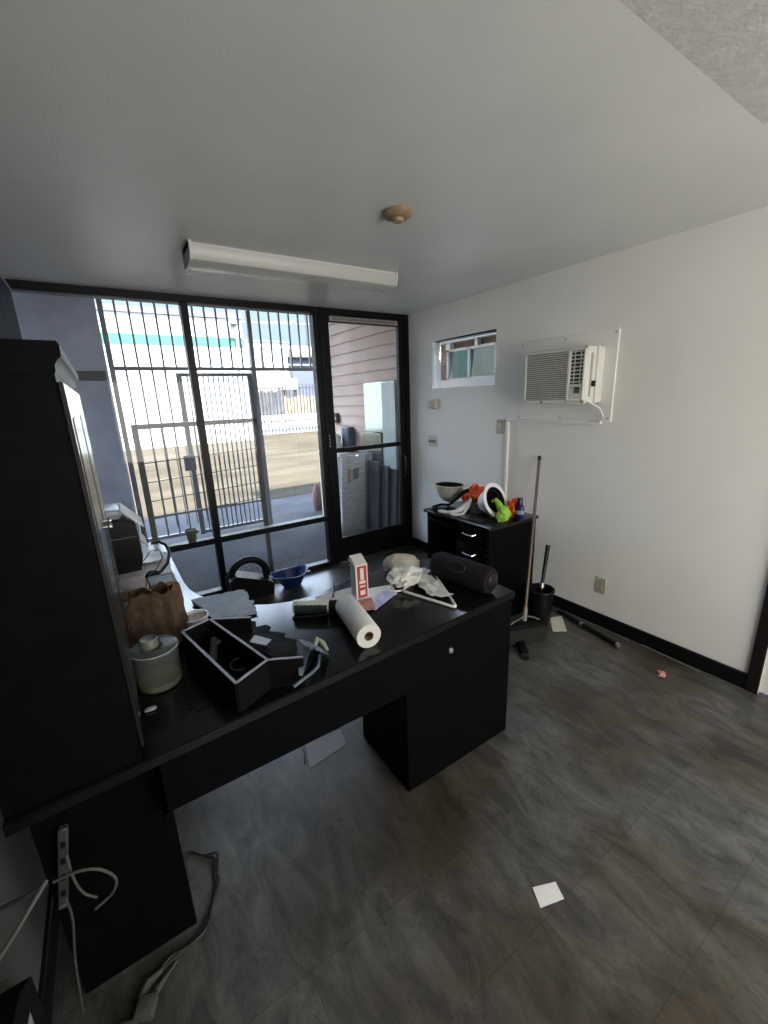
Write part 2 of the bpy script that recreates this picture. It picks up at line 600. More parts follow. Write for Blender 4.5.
# storefront: window_1 left of the door
win = sempty('window_1', (-2.05, 0.0, 0))
f = MB()
f.box((XL, -0.03, 2.352), (-0.98, 0.05, H), 0.003)
f.box((XL, -0.03, 0.0), (-0.98, 0.05, 0.055), 0.003)
f.box((XL, -0.03, 0.055), (XL + 0.05, 0.05, 2.352), 0.003)
f.box((-2.078, -0.03, 0.055), (-2.028, 0.05, 2.352), 0.003)
f.box((XL + 0.05, -0.032, 0.478), (-2.078, 0.05, 0.528), 0.003)
f.box((-2.028, -0.032, 0.478), (-1.03, 0.05, 0.528), 0.003)
f.box((-1.03, -0.032, 0.055), (-0.98, 0.05, 2.352), 0.003)
f.build('window_frame', m_frame, win)
# bright metal edge of the head
MB().box((XL + 0.05, 0.012, 2.338), (-1.03, 0.03, 2.352)).build('glazing_bead', m_steel, win)
for k, (x0, x1, z0, z1) in enumerate([(XL + 0.05, -2.078, 0.055, 0.478), (-2.028, -1.03, 0.055, 0.478),
                                      (XL + 0.05, -2.078, 0.528, 2.352), (-2.028, -1.03, 0.528, 2.352)]):
    MB().box((x0, 0.008, z0), (x1, 0.012, z1)).build('pane', m_glass, win, smooth=False)

# door_1
dr = sempty('door_1', (-0.49, 0.0, 0))
f = MB()
f.box((-0.98, -0.035, 0.0), (-0.925, 0.055, 2.352), 0.003)
f.box((-0.052, -0.035, 0.0), (0.0, 0.055, 2.352), 0.003)
f.box((-0.98, -0.035, 2.352), (0.0, 0.055, H), 0.003)
f.build('door_frame', m_frame, dr)
f = MB()
f.box((-0.922, -0.025, 0.012), (-0.878, 0.022, 2.348), 0.003)
f.box((-0.122, -0.025, 0.012), (-0.055, 0.022, 2.348), 0.003)
f.box((-0.878, -0.025, 2.288), (-0.122, 0.022, 2.348), 0.003)
f.box((-0.878, -0.025, 1.128), (-0.122, 0.022, 1.168), 0.003)
f.box((-0.878, -0.025, 0.012), (-0.122, 0.022, 0.266), 0.003)
f.build('door_leaf', m_frame, dr)
MB().box((-0.878, -0.002, 0.266), (-0.122, 0.002, 1.128)).build('pane', m_glass, dr, smooth=False)
MB().box((-0.878, -0.002, 1.168), (-0.122, 0.002, 2.288)).build('pane', m_glass, dr, smooth=False)
# pull handle
h = MB()
h.tube([(-0.105, -0.025, 0.80), (-0.105, -0.075, 0.82), (-0.105, -0.082, 0.92), (-0.105, -0.075, 1.02), (-0.105, -0.025, 1.04)], 0.012)
h.box((-0.118, -0.031, 0.78), (-0.092, -0.025, 1.06), 0.004)
h.build('door_handle', m_black, dr)
lk = MB()
for q in range(4):
    lk.box((-0.953, -0.039, 1.19 + q * 0.032), (-0.945, -0.035, 1.208 + q * 0.032))
lk.build('hinge_screws', m_silver, dr)
st = MB().box((-0.868, -0.0275, 2.296), (-0.130, -0.025, 2.336)).build('notice_strip', mat('grey_notice', (0.30, 0.29, 0.28), 0.5), dr)
text_on('THIS DOOR TO REMAIN UNLOCKED DURING BUSINESS HOURS', 0.030, (-0.499, -0.0283, 2.316), (PI / 2, 0, 0), m_blackmatte, st, sx=0.79)

# invented frame set around the added fill light; the wall behind is solid
fill_fr = sempty('fill_light_frame', (-1.3, -5.2, 0.6))
f = MB()
f.box((-2.56, YB, 0.59), (-2.50, YB + 0.05, 2.11), 0.003)
f.box((-0.10, YB, 0.59), (-0.04, YB + 0.05, 2.11), 0.003)
f.box((-2.50, YB, 2.05), (-0.10, YB + 0.05, 2.11), 0.003)
f.box((-2.50, YB, 0.59), (-0.10, YB + 0.05, 0.65), 0.003)
f.build('window_frame', m_frame, fill_fr)

# pass-through window in the right wall and the space behind it
w2 = sempty('window_2', (0.0, -0.784, wz0))
f = MB()
for a, b in [((0.02, wy0, wz0), (0.10, wy0 + 0.010, wz1)), ((0.02, wy0, wz1 - 0.012), (0.10, wy1, wz1))]:
    f.box(a, b)
f.build('window_frame', m_frame, w2)
f = MB().box((0.02, wy1 - 0.010, wz0), (0.10, wy1, wz1 - 0.012)).box((0.02, wy0 + 0.010, wz0), (0.10, wy1 - 0.010, wz0 + 0.008))
f.build('inner_sill', m_white, w2)
MB().box((0.004, wy0, wz0), (0.010, wy1, wz1)).build('pane', m_glass, w2, smooth=False)
# room beyond
r2 = MB()
r2.box((0.11, -1.9, -0.05), (1.25, 2.1, 0.0))
r2.box((0.11, -1.9, 2.50), (1.25, -0.9, 2.62))
struct(r2.build('floor_beyond', m_conc, smooth=False))
pk = MB()
z = 0.0
while z < 2.5:
    zz = min(z + 0.132, 2.5)
    for (a, b) in [(-1.9, -0.17), (0.62, 1.5)]:
        pk.box((1.12, a, z + 0.004), (1.16, b, zz), 0.003)
    if zz < 1.81 or z > 2.15:
        pk.box((1.12, -0.17, z + 0.004), (1.16, 0.62, zz), 0.003)
    z += 0.132
pk.box((1.16, -1.9, 0), (1.20, -0.17, 2.5))
pk.box((1.16, 0.62, 0), (1.20, 1.5, 2.5))
pk.box((1.16, -0.17, 0), (1.20, 0.62, 1.81))
pk.box((1.16, -0.17, 2.16), (1.20, 0.62, 2.5))
pk.box((0.11, -1.95, 0), (1.2, -1.9, 2.5))
struct(pk.build('wall_beyond', m_brownw, smooth=False))
w3 = sempty('window_3', (1.12, 0.2, 1.8))
f = MB()
f.box((1.10, -0.19, 2.145), (1.17, 0.64, 2.175))
f.box((1.10, -0.19, 1.80), (1.17, 0.64, 1.825))
f.box((1.10, -0.19, 1.80), (1.17, -0.165, 2.17))
f.box((1.10, 0.61, 1.80), (1.17, 0.64, 2.17))
f.box((1.10, 0.235, 1.80), (1.17, 0.262, 2.17))
f.build('window_frame', mat('grey_white_frame', (0.16, 0.17, 0.17), 0.5), w3)
MB().box((1.13, -0.165, 1.825), (1.134, 0.61, 2.145)).build('pane', glass_mat('green_tinted_glass', (0.34, 0.42, 0.40)), w3, smooth=False)
bm_ = MB()
bm_.box((1.02, -1.9, 2.245), (1.12, 1.5, 2.275))
bm_.box((1.05, 0.06, 2.17), (1.12, 0.10, 2.5))
bm_.box((1.05, 0.52, 2.17), (1.12, 0.60, 2.5))
struct(bm_.build('trim_2', MATS['grey_white_frame'], smooth=False))
struct(MB().box((0.62, -1.9, 1.70), (1.115, 1.5, 1.785)).build('trim_3', mat('pale_counter', (0.13, 0.15, 0.18), 0.4), smooth=False))

# ------------------------------------------------------------------ setting: outdoors
g = MB().box((-30, 0.06, -0.12), (40, 3.4, -0.02)).build('pavement', m_conc, smooth=False)
struct(g)
struct(MB().box((-30, 3.4, -0.12), (60, 60, -0.022)).build('asphalt_lot', m_asph, smooth=False))
struct(MB().box((-30, -30, -0.14), (60, 0.06, -0.09)).build('ground', m_conc, smooth=False))
# own roof and parapet
struct(MB().box((-6.0, -6.0, 2.56), (0.05, 0.08, 3.75)).build('roof', m_stucco, smooth=False))
struct(MB().box((-6.0, -5.4, -0.1), (XL - 0.15, 0.06, 2.56)).build('wall_neighbour', m_stucco, smooth=False))
# lap siding running out from the right jamb
sd = MB()
z = -0.02
while z < 3.0:
    sd.extr([(0.050, 0.06, z), (0.062, 0.06, z + 0.128), (0.075, 0.06, z + 0.128), (0.075, 0.06, z)], (0, 2.04, 0))
    z += 0.130
sd.box((0.075, 0.06, -0.02), (0.11, 2.10, 3.05))
struct(sd.build('wall_siding', m_siding, smooth=False))
fw = MB()
fw.box((0.06, 2.10, -0.02), (0.22, 2.16, 3.05))
fw.box((1.10, 2.10, -0.02), (1.25, 2.16, 3.05))
fw.box((0.22, 2.10, 2.35), (1.10, 2.16, 3.05))
struct(fw.build('wall_front', m_siding, smooth=False))
struct(MB().box((0.05, -5, 3.05), (1.6, -0.9, 3.15)).box((0.05, 0.85, 3.05), (4.5, 2.95, 3.15)).build('roof_beyond_shade', m_greyedge, smooth=False))  # unseen roof, cut open and stretched to steer where sunlight falls
struct(MB().box((-6.0, 0.08, 3.05), (0.05, 2.12, 3.15)).build('canopy', m_greyedge, smooth=False))
# wing wall on the left with a shadow gap across it
ww = MB()
ww.box((-6.0, 1.86, -0.02), (-2.575, 2.02, 1.90))
ww.box((-6.0, 1.90, 1.90), (-2.575, 2.02, 2.00))
ww.box((-6.0, 1.86, 2.00), (-2.575, 2.02, 3.6))
struct(ww.build('wall_wing', m_stucco, smooth=False))
struct(MB().box((-6.0, 1.855, 1.975), (-2.58, 1.90, 2.0)).box((-6.0, 1.885, 1.905), (-2.58, 1.90, 1.975)).build('trim_4', m_steeld, smooth=False))
struct(MB().box((-2.575, 1.85, -0.02), (-2.555, 2.03, 3.6)).build('trim_5', m_bldg, smooth=False))

# security fence
FY = 1.90
fn = thing('security_fence', (-1.3, FY, -0.02), 'tall grey steel security fence with vertical bars outside the window', 'fence')
for x in (-2.515, -0.995, -0.09):
    MB().box((x - 0.025, FY - 0.025, -0.02), (x + 0.025, FY + 0.025, 3.2), 0.003).build('post', m_steel, fn)
MB().box((-2.49, FY - 0.02, 2.008), (-0.115, FY + 0.02, 2.048), 0.002).build('rail', m_steel, fn)
MB().box((-2.49, FY - 0.02, 3.14), (-0.115, FY + 0.02, 3.18), 0.002).build('rail', m_steel, fn)
MB().box((-2.49, FY - 0.02, 0.06), (-1.92, FY + 0.02, 0.10), 0.002).build('rail', m_steel, fn)
for k in range(11):
    x = -2.515 + (k + 1) * 0.1267
    zb = 0.06 if x < -1.93 else 2.03
    MB().box((x - 0.010, FY - 0.010, zb), (x + 0.010, FY + 0.010, 3.15)).build('bar', m_steel, fn, smooth=False)
for k in range(6):
    x = -0.995 + (k + 1) * 0.1293
    MB().box((x - 0.010, FY - 0.010, 2.03), (x + 0.010, FY + 0.010, 3.15)).build('bar', m_steel, fn, smooth=False)
gt = thing('security_gate', (-1.45, FY, 0.03), 'grey barred gate leaf closed within the security fence', 'gate')
GY = FY + 0.05
for x in (-1.865, -1.045):
    MB().box((x - 0.03, GY - 0.02, 0.02), (x + 0.03, GY + 0.02, 1.985), 0.002).build('stile', m_steel, gt)
for z in (1.965, 0.05):
    MB().box((-1.835, GY - 0.02, z - 0.02), (-1.075, GY + 0.02, z + 0.02), 0.002).build('rail', m_steel, gt)
for k in range(12):
    x = -1.835 + (k + 1) * 0.0585
    MB().box((x - 0.008, GY - 0.008, 0.05), (x + 0.008, GY + 0.008, 1.96)).build('bar', m_steel, gt, smooth=False)
MB().box((-1.96, GY - 0.05, 0.85), (-1.83, GY - 0.02, 1.04), 0.006).build('lock_box', m_steel, gt)

# loose window grate leaning close outside the glass
gy = 0.30
gr = thing('window_grate', (-2.0, gy, -0.02), 'dark steel framed wire grate standing just outside the left panes', 'grate')
f = MB()
f.box((-2.52, gy - 0.02, 1.445), (-1.515, gy + 0.02, 1.485), 0.003)
f.box((-2.52, gy - 0.02, 0.46), (-2.478, gy + 0.02, 1.485), 0.003)
f.box((-1.557, gy - 0.02, -0.02), (-1.515, gy + 0.02, 1.485), 0.003)
f.build('frame', m_steeld, gr)
f = MB()
for z in (0.72, 0.87, 1.03, 1.19):
    f.tube([(-2.48, gy, z - 0.02), (-1.55, gy, z + 0.02)], 0.004, n=6)
f.box((-2.478, gy - 0.008, 0.705), (-1.557, gy + 0.008, 0.722))
for k in range(10):
    x = -2.478 + (k + 1) * 0.0838
    f.tube([(x, gy, 0.60), (x, gy, 1.45)], 0.004, n=6)
f.build('wire_grid', m_steel, gr)

# white building across the lot
BY = 16.0
wb_ = thing('white_building', (-2, BY, -0.02), 'long white stucco building with a green band under its roof edge', 'building')
MB().box((-14, BY, -0.02), (3.05, BY + 8, 5.1)).build('wall', m_bldg, wb_, smooth=False)
MB().box((-14, BY - 0.02, 3.98), (3.05, BY, 4.34)).build('painted_band', m_green, wb_, smooth=False)
MB().box((-14, BY - 0.06, 5.1), (3.07, BY + 8, 5.32)).build('roof_edge', m_greyedge, wb_, smooth=False)
MB().tube([(2.75, BY - 0.08, 5.0), (2.75, BY - 0.08, 0)], 0.05).build('downspout', m_bldg, wb_)
f = MB()
f.box((2.55, BY - 0.3, 4.85), (2.85, BY, 4.98), 0.02).build('wall_lamp', m_steel, wb_)
# wing of it in shade to the right
bb = thing('white_shed', (4.8, 20.5, -0.02), 'white flat-walled building behind the tall far pickets', 'building')
MB().box((3.2, 20.0, -0.02), (6.55, 24, 4.75)).build('wall', m_bldg, bb, smooth=False)
MB().box((3.2, 19.95, 4.75), (6.6, 24, 4.85)).build('roof_edge', m_greyedge, bb, smooth=False)
fb = thing('blue_warehouse', (9, 21, -0.02), 'blue-grey warehouse with a tan roof edge, far behind the boards', 'building')
MB().box((6.62, 20.5, -0.02), (14, 26, 4.2)).build('wall', m_farblue, fb, smooth=False)
MB().extr([(6.66, 20.2, 4.05), (6.66, 20.2, 4.25), (6.66, 26, 5.4), (6.66, 26, 5.2)], (8, 0, 0)).build('roof', m_fartan, fb, smooth=False)
MB().box((6.62, 20.42, 3.62), (14, 20.5, 3.7)).build('gutter', m_paperwarm, fb, smooth=False)
# low white wall and fence
lw = tag(MB().box((3.3, 18.4, -0.02), (12, 18.7, 0.95), 0.01).build('low_wall', m_bldg, origin=(7, 18.5, -0.02)),
         'low white block wall at the back of the lot', 'wall')
m_pick = mat('far_picket_steel', (0.02, 0.02, 0.022), 0.6)
pf = thing('picket_fence', (7, 18.2, -0.02), 'dark steel picket fence standing along the low white wall', 'fence')
MB().box((3.4, 18.18, 0.62), (12, 18.22, 0.68)).build('rail', m_pick, pf, smooth=False)
MB().box((4.0, 18.18, 2.28), (9.5, 18.22, 2.34)).build('rail', m_pick, pf, smooth=False)
for k in range(34):
    x = 3.9 + k * 0.19
    MB().box((x - 0.022, 18.17, -0.02), (x + 0.022, 18.20, 4.2 if k < 12 else 2.5)).build('picket', m_pick, pf, smooth=False)
MB().box((4.0, 18.16, 4.17), (6.05, 18.21, 4.22)).build('top_rail', m_pick, pf, smooth=False)
sc = thing('screen_panel', (4.9, 18.9, -0.02), 'patchy dark screening panel behind the picket fence', 'screen')
f = MB()
for k in range(9):
    x = 4.1 + k * 0.18
    f.box((x, 18.85 + 0.02 * (k % 2), -0.02), (x + 0.17, 18.9 + 0.02 * (k % 2), 2.15 + 0.05 * (k % 3)))
f.build('boards', m_farpanel, sc, smooth=False)
sc = thing('board_fence', (7.4, 19.1, -0.02), 'sandy brown board fence behind the pickets near the door edge', 'fence')
f = MB()
for k in range(16):
    x = 5.75 + k * 0.26
    f.box((x, 19.1 + 0.03 * (k % 2), -0.02), (x + 0.24, 19.15 + 0.03 * (k % 2), 1.9 + 0.35 * noise.noise(Vector((k * 1.3, 0, 0)))))
f.build('boards', m_farbeige, sc, smooth=False)
st_ = thing('water_tank', (6.2, 19.6, -0.02), 'cream box-shaped tank raised on legs behind the board fence', 'tank')
MB().box((5.9, 19.3, 2.25), (6.75, 19.85, 2.85), 0.04).build('body', m_paperwarm, st_)
for x in (6.0, 6.65):
    MB().box((x - 0.05, 19.5, -0.02), (x + 0.05, 19.6, 2.25)).build('leg', m_farbeige, st_, smooth=False)
# utility lines
for (x, z, lab) in ((11.0, 9.2, 'utility pole carrying wires beyond the blue warehouse'),):
    up = thing('utility_pole', (x, 27, -0.02), lab, 'pole')
    MB().tube([(x, 27, -0.02), (x, 27, z)], 0.11).build('pole', m_fartan, up)
    for zz in (z - 0.4, z - 1.3, z - 2.2):
        MB().box((x - 1.0, 26.94, zz - 0.05), (x + 1.0, 27.06, zz + 0.05)).build('crossarm', m_fartan, up, smooth=False)
    w_ = MB()
    for i, zz in enumerate((z - 0.35, z - 1.25, z - 2.15)):
        for dx in (-0.9, 0.9):
            w_.tube([(2 + q * 9.0 / 12 + dx, 27, zz + 0.12 - 0.0 + 0.0009 * ((q - 6) ** 2 - 36) * 8) for q in range(13)], 0.014, n=4)
    w_.build('wires', m_steel, up)

# things leaning on the siding outside the door
mt = thing('wrapped_panel', (-0.35, 0.65, -0.02), 'large flat panel in crinkled clear-white plastic wrap outside the door', 'panel')
A = Vector((-0.545, 0.675, 0.0))
ex = Vector((0.49, 0.15, 0))
up = Vector((0.055, -0.015, 0.95))
nrm = ex.cross(up).normalized()
f = MB()
f.obox(A + ex * 0.5 + up * 0.5 + Vector((0, 0, 0.02)), ex, up, nrm * 0.07, 0.012, 3)
f.build('wrapped_body', m_wrap, mt)
lab_c = A + ex * 0.42 + up * 0.80 - nrm * 0.037 if nrm.y > 0 else A + ex * 0.42 + up * 0.80 + nrm * 0.037
f = MB()
f.obox(lab_c, ex.normalized() * 0.10, up.normalized() * 0.13, nrm * 0.002)
f.build('shipping_label', mat('grey_label', (0.28, 0.29, 0.36), 0.6), mt, smooth=False)
f = MB()
f.obox(lab_c - ex.normalized() * 0.11 - up.normalized() * 0.01, ex.normalized() * 0.06, up.normalized() * 0.16, nrm * 0.002)
f.build('tape_patch', mat('tan_tape', (0.42, 0.38, 0.30), 0.5), mt, smooth=False)
labs = ['dark grey board leaning beside the wrapped panel outside the door',
        'second dark board leaning behind the first, nearer the door handle',
        'third dark board leaning at the edge of the door frame']
for k in range(3):
    y0, y1, hgt = [(0.40, 0.62, 0.93), (0.27, 0.58, 0.89), (0.15, 0.54, 0.86)][k]
    xb = -0.165 + 0.036 * k
    b = MB()
    b.obox((xb + 0.02, (y0 + y1) / 2, hgt / 2 - 0.02), (0.035, 0, hgt), (0, y1 - y0, 0), (0.022, 0, -0.0009), 0.002)
    o = b.build('leaning_board', m_board, origin=(xb, (y0 + y1) / 2, -0.02))
    tag(o, labs[k], 'board', 'dark boards leaning outside the door')
MP = [((0.905, 0.25, 1.23, 1.80), 'tall pale mirror panel leaning on the pink siding'),
      ((1.03, 0.56, 0.86, 1.22), 'lower mirror panel leaning below the tall one')]
for (a, lab) in MP:
    y1, y0, z0, z1 = a
    lean = 0.0
    b = MB()
    b.box((0.006, y0, z0 if z0 > 1 else 0.0), (0.030, y1, z1), 0.002)
    if z0 > 1:
        pass
    o = b.build('mirror_panel', m_mirror, origin=(0.02, (y0 + y1) / 2, z0))
    tag(o, lab, 'panel')
b = MB().box((-0.03, 0.20, -0.02), (0.005, 0.46, 1.78), 0.002)
tag(b.build('glass_sheet', mat('pale_green_glass_sheet', (0.45, 0.52, 0.52), 0.15), origin=(-0.01, 0.33, -0.02)),
    'narrow pale glass sheet upright in front of the tall mirror panel', 'panel')
bg = thing('black_bag', (-0.06, 1.42, 0.95), 'black bag hung on the siding above the boards', 'bag')
f = MB().box((-0.06, 1.22, 0.945), (0.045, 1.44, 1.27), 0.03, 3)
f.build('bag_body', mat('dark_blue_bag', (0.035, 0.045, 0.07), 0.6), bg)
o = MB().blob((-0.13, 1.50, 1.06), (0.09, 0.12, 0.14), 0.22, 7, 3, 5, 0.8).build('cloth_heap', m_cloth, origin=(-0.03, 1.66, 0.95))
tag(o, 'crumpled white cloth beside the black bag on the siding', 'cloth')
o = MB().box((-0.23, 1.18, -0.02), (0.045, 1.85, 0.94), 0.01).build('crate', mat('sand_box', (0.50, 0.42, 0.34), 0.8), origin=(-0.03, 1.5, -0.02))
tag(o, 'tan crate against the siding under the bag and white cloth', 'crate')
el = thing('electrical_box', (0.04, 1.72, 1.31), 'small brown electrical box on the pink siding', 'box')
MB().box((0.0, 1.66, 1.31), (0.05, 1.80, 1.44), 0.006).build('body', m_brownw, el)
MB().box((-0.005, 1.67, 1.36), (0.0, 1.79, 1.38)).build('cover_lip', m_paperwarm, el)
o = MB().tube([(0.02, 1.92, -0.02), (0.02, 1.92, 2.7)], 0.022).build('conduit_pipe', m_paperblue, origin=(0.02, 1.92, -0.02))
tag(o, 'pale blue-grey vertical pipe on the siding by the fence end', 'pipe')
o = MB().lathe([(0.05, 0), (0.065, 0.09), (0.06, 0.24), (0.04, 0.36), (0.015, 0.42)], (-0.135, 2.20, -0.02), n=16, sx=1.3, sy=1.3).build('clay_figure', m_terra, origin=(-0.135, 2.20, -0.02))
tag(o, 'small pinkish ornament standing outside by the door frame', 'ornament')

# debris at the foot of the glass: nobody could count it
f = MB()
rn = random.Random(3)
for k in range(260):
    x = rn.uniform(-1.95, -1.05)
    y = 0.10 + abs(rn.gauss(0, 0.12)) + (0.3 if rn.random() < 0.25 else 0)
    s_ = rn.uniform(0.006, 0.022)
    a = rn.uniform(0, PI)
    f.obox((x, y, -0.018 + 0.002), (s_ * math.cos(a), s_ * math.sin(a), 0.004), (-s_ * 0.6 * math.sin(a), s_ * 0.6 * math.cos(a), 0.003), (0, 0, 0.003))
o = f.build('leaf_litter', m_leaf, smooth=False)
o['kind'] = 'stuff'
tag(o, 'dry leaves and grit on the pavement along the glass', 'debris')
cp = thing('small_pot', (-2.25, -0.005, 0.528), 'small grey pot on the transom of the window frame', 'pot')
MB().lathe([(0.030, 0), (0.044, 0.085), (0.048, 0.09), (0.048, 0.105), (0.040, 0.105), (0.036, 0.08), (0.0, 0.078)], (-2.25, 0.0, 0.528), n=20, cap=False).build('pot', mat('grey_pot', (0.12, 0.12, 0.10), 0.7), cp)
MB().lathe([(0.039, 0.09), (0.02, 0.098), (0.0, 0.10)], (-2.25, 0.0, 0.528), n=20).build('soil', m_leaf, cp)
o = MB().sheet([(-2.62, -0.028, 0.53), (-2.35, -0.028, 0.53), (-2.35, 0.004, 0.53), (-2.62, 0.004, 0.53)], 10, 3, 0.01, 20).build('ledge_paper', m_paper, origin=(-2.5, 0, 0.53))
tag(o, 'strip of white paper lying on the window transom at left', 'paper')

# ------------------------------------------------------------------ ceiling and wall fittings
lt = thing('ceiling_light', (-1.52, -1.07, H), 'long white fluorescent wraparound fixture on the ceiling near the window', 'ceiling light')
y0, y1 = -1.185, -1.0
x0, x1 = -2.20, -0.945
f = MB()
f.box((x0, y0 + 0.01, H - 0.03), (x1, y1 - 0.01, H), 0.004)
f.build('housing', m_metalw, lt)
prof = [(y0, H - 0.015), (y0 + 0.003, H - 0.05), (y0 + 0.018, H - 0.078), (y0 + 0.05, H - 0.088), (y1 - 0.04, H - 0.092), (y1 - 0.012, H - 0.086), (y1 - 0.002, H - 0.06), (y1, H - 0.015)]
MB().extr([(x0 + 0.012, y, z) for y, z in prof], (x1 - x0 - 0.024, 0, 0)).build('lens', m_lensw, lt)
for xx in (x0, x1 - 0.012):
    MB().extr([(xx, (y - (y0 + y1) / 2) * 1.05 + (y0 + y1) / 2, z - 0.003 if z < H - 0.02 else H) for y, z in prof], (0.012, 0, 0)).build('end_cap', m_metalw, lt)
sm = thing('ceiling_rosette', (-1.47, -1.93, H), 'small stained tan disc on the ceiling', 'cover')
MB().lathe([(0.0, 0), (0.062, 0), (0.066, -0.012), (0.052, -0.024), (0.030, -0.028), (0, -0.028)], (-1.47, -1.93, H), n=26, cap=False).build('disc', m_tan, sm)
MB().lathe([(0.0, -0.026), (0.026, -0.028), (0.022, -0.040), (0, -0.042)], (-1.47, -1.93, H), n=20, cap=False).build('centre_nub', mat('dark_tan', (0.35, 0.24, 0.12), 0.6), sm)

bd = thing('mounting_board', (0, -1.795, 1.42), 'white painted plywood board behind the air conditioner', 'board')
MB().box((-0.012, -2.160, 1.422), (0.0, -1.430, 1.975), 0.002).build('board', m_wall, bd)
f = MB()
for y in (-1.45, -1.80, -2.14):
    for z in (1.44, 1.955):
        f.lathe([(0.005, 0), (0.004, 0.003)], (-0.012, y, z), (-1, 0, 0), n=8)
f.build('screws', m_steeld, bd)

ac = thing('air_conditioner', (-0.11, -1.865, 1.54), 'aged white window air conditioner mounted through the right wall', 'air conditioner')
ax, ay0, ay1, az0, az1 = -0.22, -2.085, -1.640, 1.540, 1.878
f = MB()
f.box((ax + 0.02, ay0, az0), (-0.012, ay1, az1), 0.005)
f.build('housing', m_acwhite, ac)
f = MB()   # front bezel
gy0, gy1 = -1.965, -1.655        # intake grille
f.box((ax, ay0, az1 - 0.022), (ax + 0.02, ay1, az1), 0.004)
f.box((ax, ay0, az0), (ax + 0.02, ay1, az0 + 0.026), 0.004)
f.box((ax, ay1 - 0.015, az0), (ax + 0.02, ay1, az1), 0.004)
f.box((ax, ay0, az0), (ax + 0.02, ay0 + 0.014, az1), 0.004)
f.box((ax, -1.985, az0), (ax + 0.02, -1.965, az1), 0.004)
f.box((ax, ay0, az0 + 0.105), (ax + 0.02, -1.985, az0 + 0.118), 0.003)
f.build('bezel', m_acwhite, ac)
MB().box((ax + 0.014, ay0 + 0.01, az0 + 0.02), (ax + 0.021, ay1 - 0.01, az1 - 0.01)).build('recess', m_acdark, ac, smooth=False)
f = MB()
for k in range(22):
    z = az0 + 0.032 + k * (az1 - az0 - 0.062) / 21
    f.box((ax + 0.002, gy0, z - 0.0026), (ax + 0.014, gy1, z + 0.0026), rot=Matrix.Rotation(0.35, 3, 'Y'))
f.build('intake_grille', m_acwhite, ac)
f = MB()
for k in range(9):
    z = az0 + 0.132 + k * 0.0222
    f.box((ax + 0.003, ay0 + 0.014, z - 0.0016), (ax + 0.016, -1.985, z + 0.0016), rot=Matrix.Rotation(-0.5, 3, 'Y'))
for y in (-2.05, -2.01):
    f.box((ax + 0.008, y - 0.002, az0 + 0.12), (ax + 0.014, y + 0.002, az1 - 0.02))
f.build('air_outlet', m_acwhite, ac)
MB().box((ax + 0.004, ay0 + 0.013, az0 + 0.024), (ax + 0.02, -1.984, az0 + 0.107), 0.003).build('control_panel', m_acwhite, ac)
f = MB().box((ax + 0.001, -2.058, az0 + 0.062), (ax + 0.006, -2.022, az0 + 0.100), 0.002)
cpn = f.build('display', m_acdark, ac)
f = MB()
for q in range(6):
    f.box((ax + 0.0005, -2.052 + (q % 3) * 0.011, az0 + 0.067 + (q // 3) * 0.014), (ax + 0.002, -2.045 + (q % 3) * 0.011, az0 + 0.074 + (q // 3) * 0.014))
f.build('buttons', m_steel, ac, smooth=False)
MB().box((ax + 0.06, ay0 - 0.004, az0 + 0.04), (ax + 0.078, ay0 + 0.002, az1 - 0.04)).build('side_slot', mat('ac_slot', (0.36, 0.35, 0.31), 0.6), ac)
MB().box((ax + 0.115, ay0 - 0.012, az0 - 0.002), (ax + 0.135, ay0 + 0.002, az1 + 0.006), 0.003).build('side_flange', m_acwhite, ac)
MB().box((ax + 0.075, ay0 - 0.018, az0 + 0.10), (ax + 0.105, ay0 + 0.0, az0 + 0.135), 0.003).build('latch', m_black, ac)
f = MB().tube([(ax + 0.03, ay0 + 0.01, az0 + 0.035), (ax + 0.05, ay0 - 0.01, az0 + 0.01), (ax + 0.12, ay0 - 0.045, az0 - 0.03), (ax + 0.17, ay0 - 0.045, az0 - 0.08), (-0.025, ay0 - 0.01, az0 - 0.115), (-0.02, ay0 + 0.06, az0 - 0.122)], 0.006)
f.build('power_cord', m_acwhite, ac)
MB().box((ax - 0.001, -1.80, az0 + 0.006), (ax + 0.001, -1.785, az0 + 0.018)).build('badge', m_acdark, ac, smooth=False)

cd = thing('cable_raceway', (0, -1.34, 0.76), 'white cable raceway running down the wall from the air conditioner board', 'conduit')
MB().box((-0.022, -2.10, 1.402), (-0.0005, -1.325, 1.421), 0.003).build('horizontal_run', m_wall, cd)
MB().box((-0.022, -1.350, 0.76), (-0.0005, -1.325, 1.402), 0.003).build('vertical_run', m_wall, cd)

th = thing('thermostat', (0, -0.41, 1.50), 'small ivory thermostat on the right wall under the pass-through window', 'thermostat')
MB().box((-0.03, -0.475, 1.505), (0, -0.355, 1.60), 0.012, 3).build('case', m_ivory, th)
MB().lathe([(0.030, 0), (0.028, 0.006), (0.0, 0.007)], (-0.03, -0.415, 1.552), (-1, 0, 0), n=20).build('dial', m_beige, th)
sw = thing('switch_plate', (0, -0.40, 1.13), 'ivory three-toggle switch plate near the door', 'switch')
MB().box((-0.006, -0.465, 1.135), (0, -0.335, 1.245), 0.002).build('plate', m_ivory, sw)
for k in range(3):
    y = -0.44 + k * 0.04
    MB().box((-0.018, y - 0.006, 1.178), (-0.004, y + 0.006, 1.202), 0.002).build('toggle', mat('toggle_brown', (0.20, 0.17, 0.12), 0.5), sw)
sw2 = thing('wall_switch', (0, -1.25, 1.30), 'beige single switch plate left of the cable raceway', 'switch')
MB().box((-0.006, -1.285, 1.300), (0, -1.215, 1.415), 0.002).build('plate', m_beige, sw2)
MB().box((-0.012, -1.262, 1.33), (-0.004, -1.238, 1.385), 0.002).build('toggle', m_ivory, sw2)
ot = thing('wall_outlet', (0, -2.205, 0.24), 'beige outlet plate low on the right wall', 'outlet')
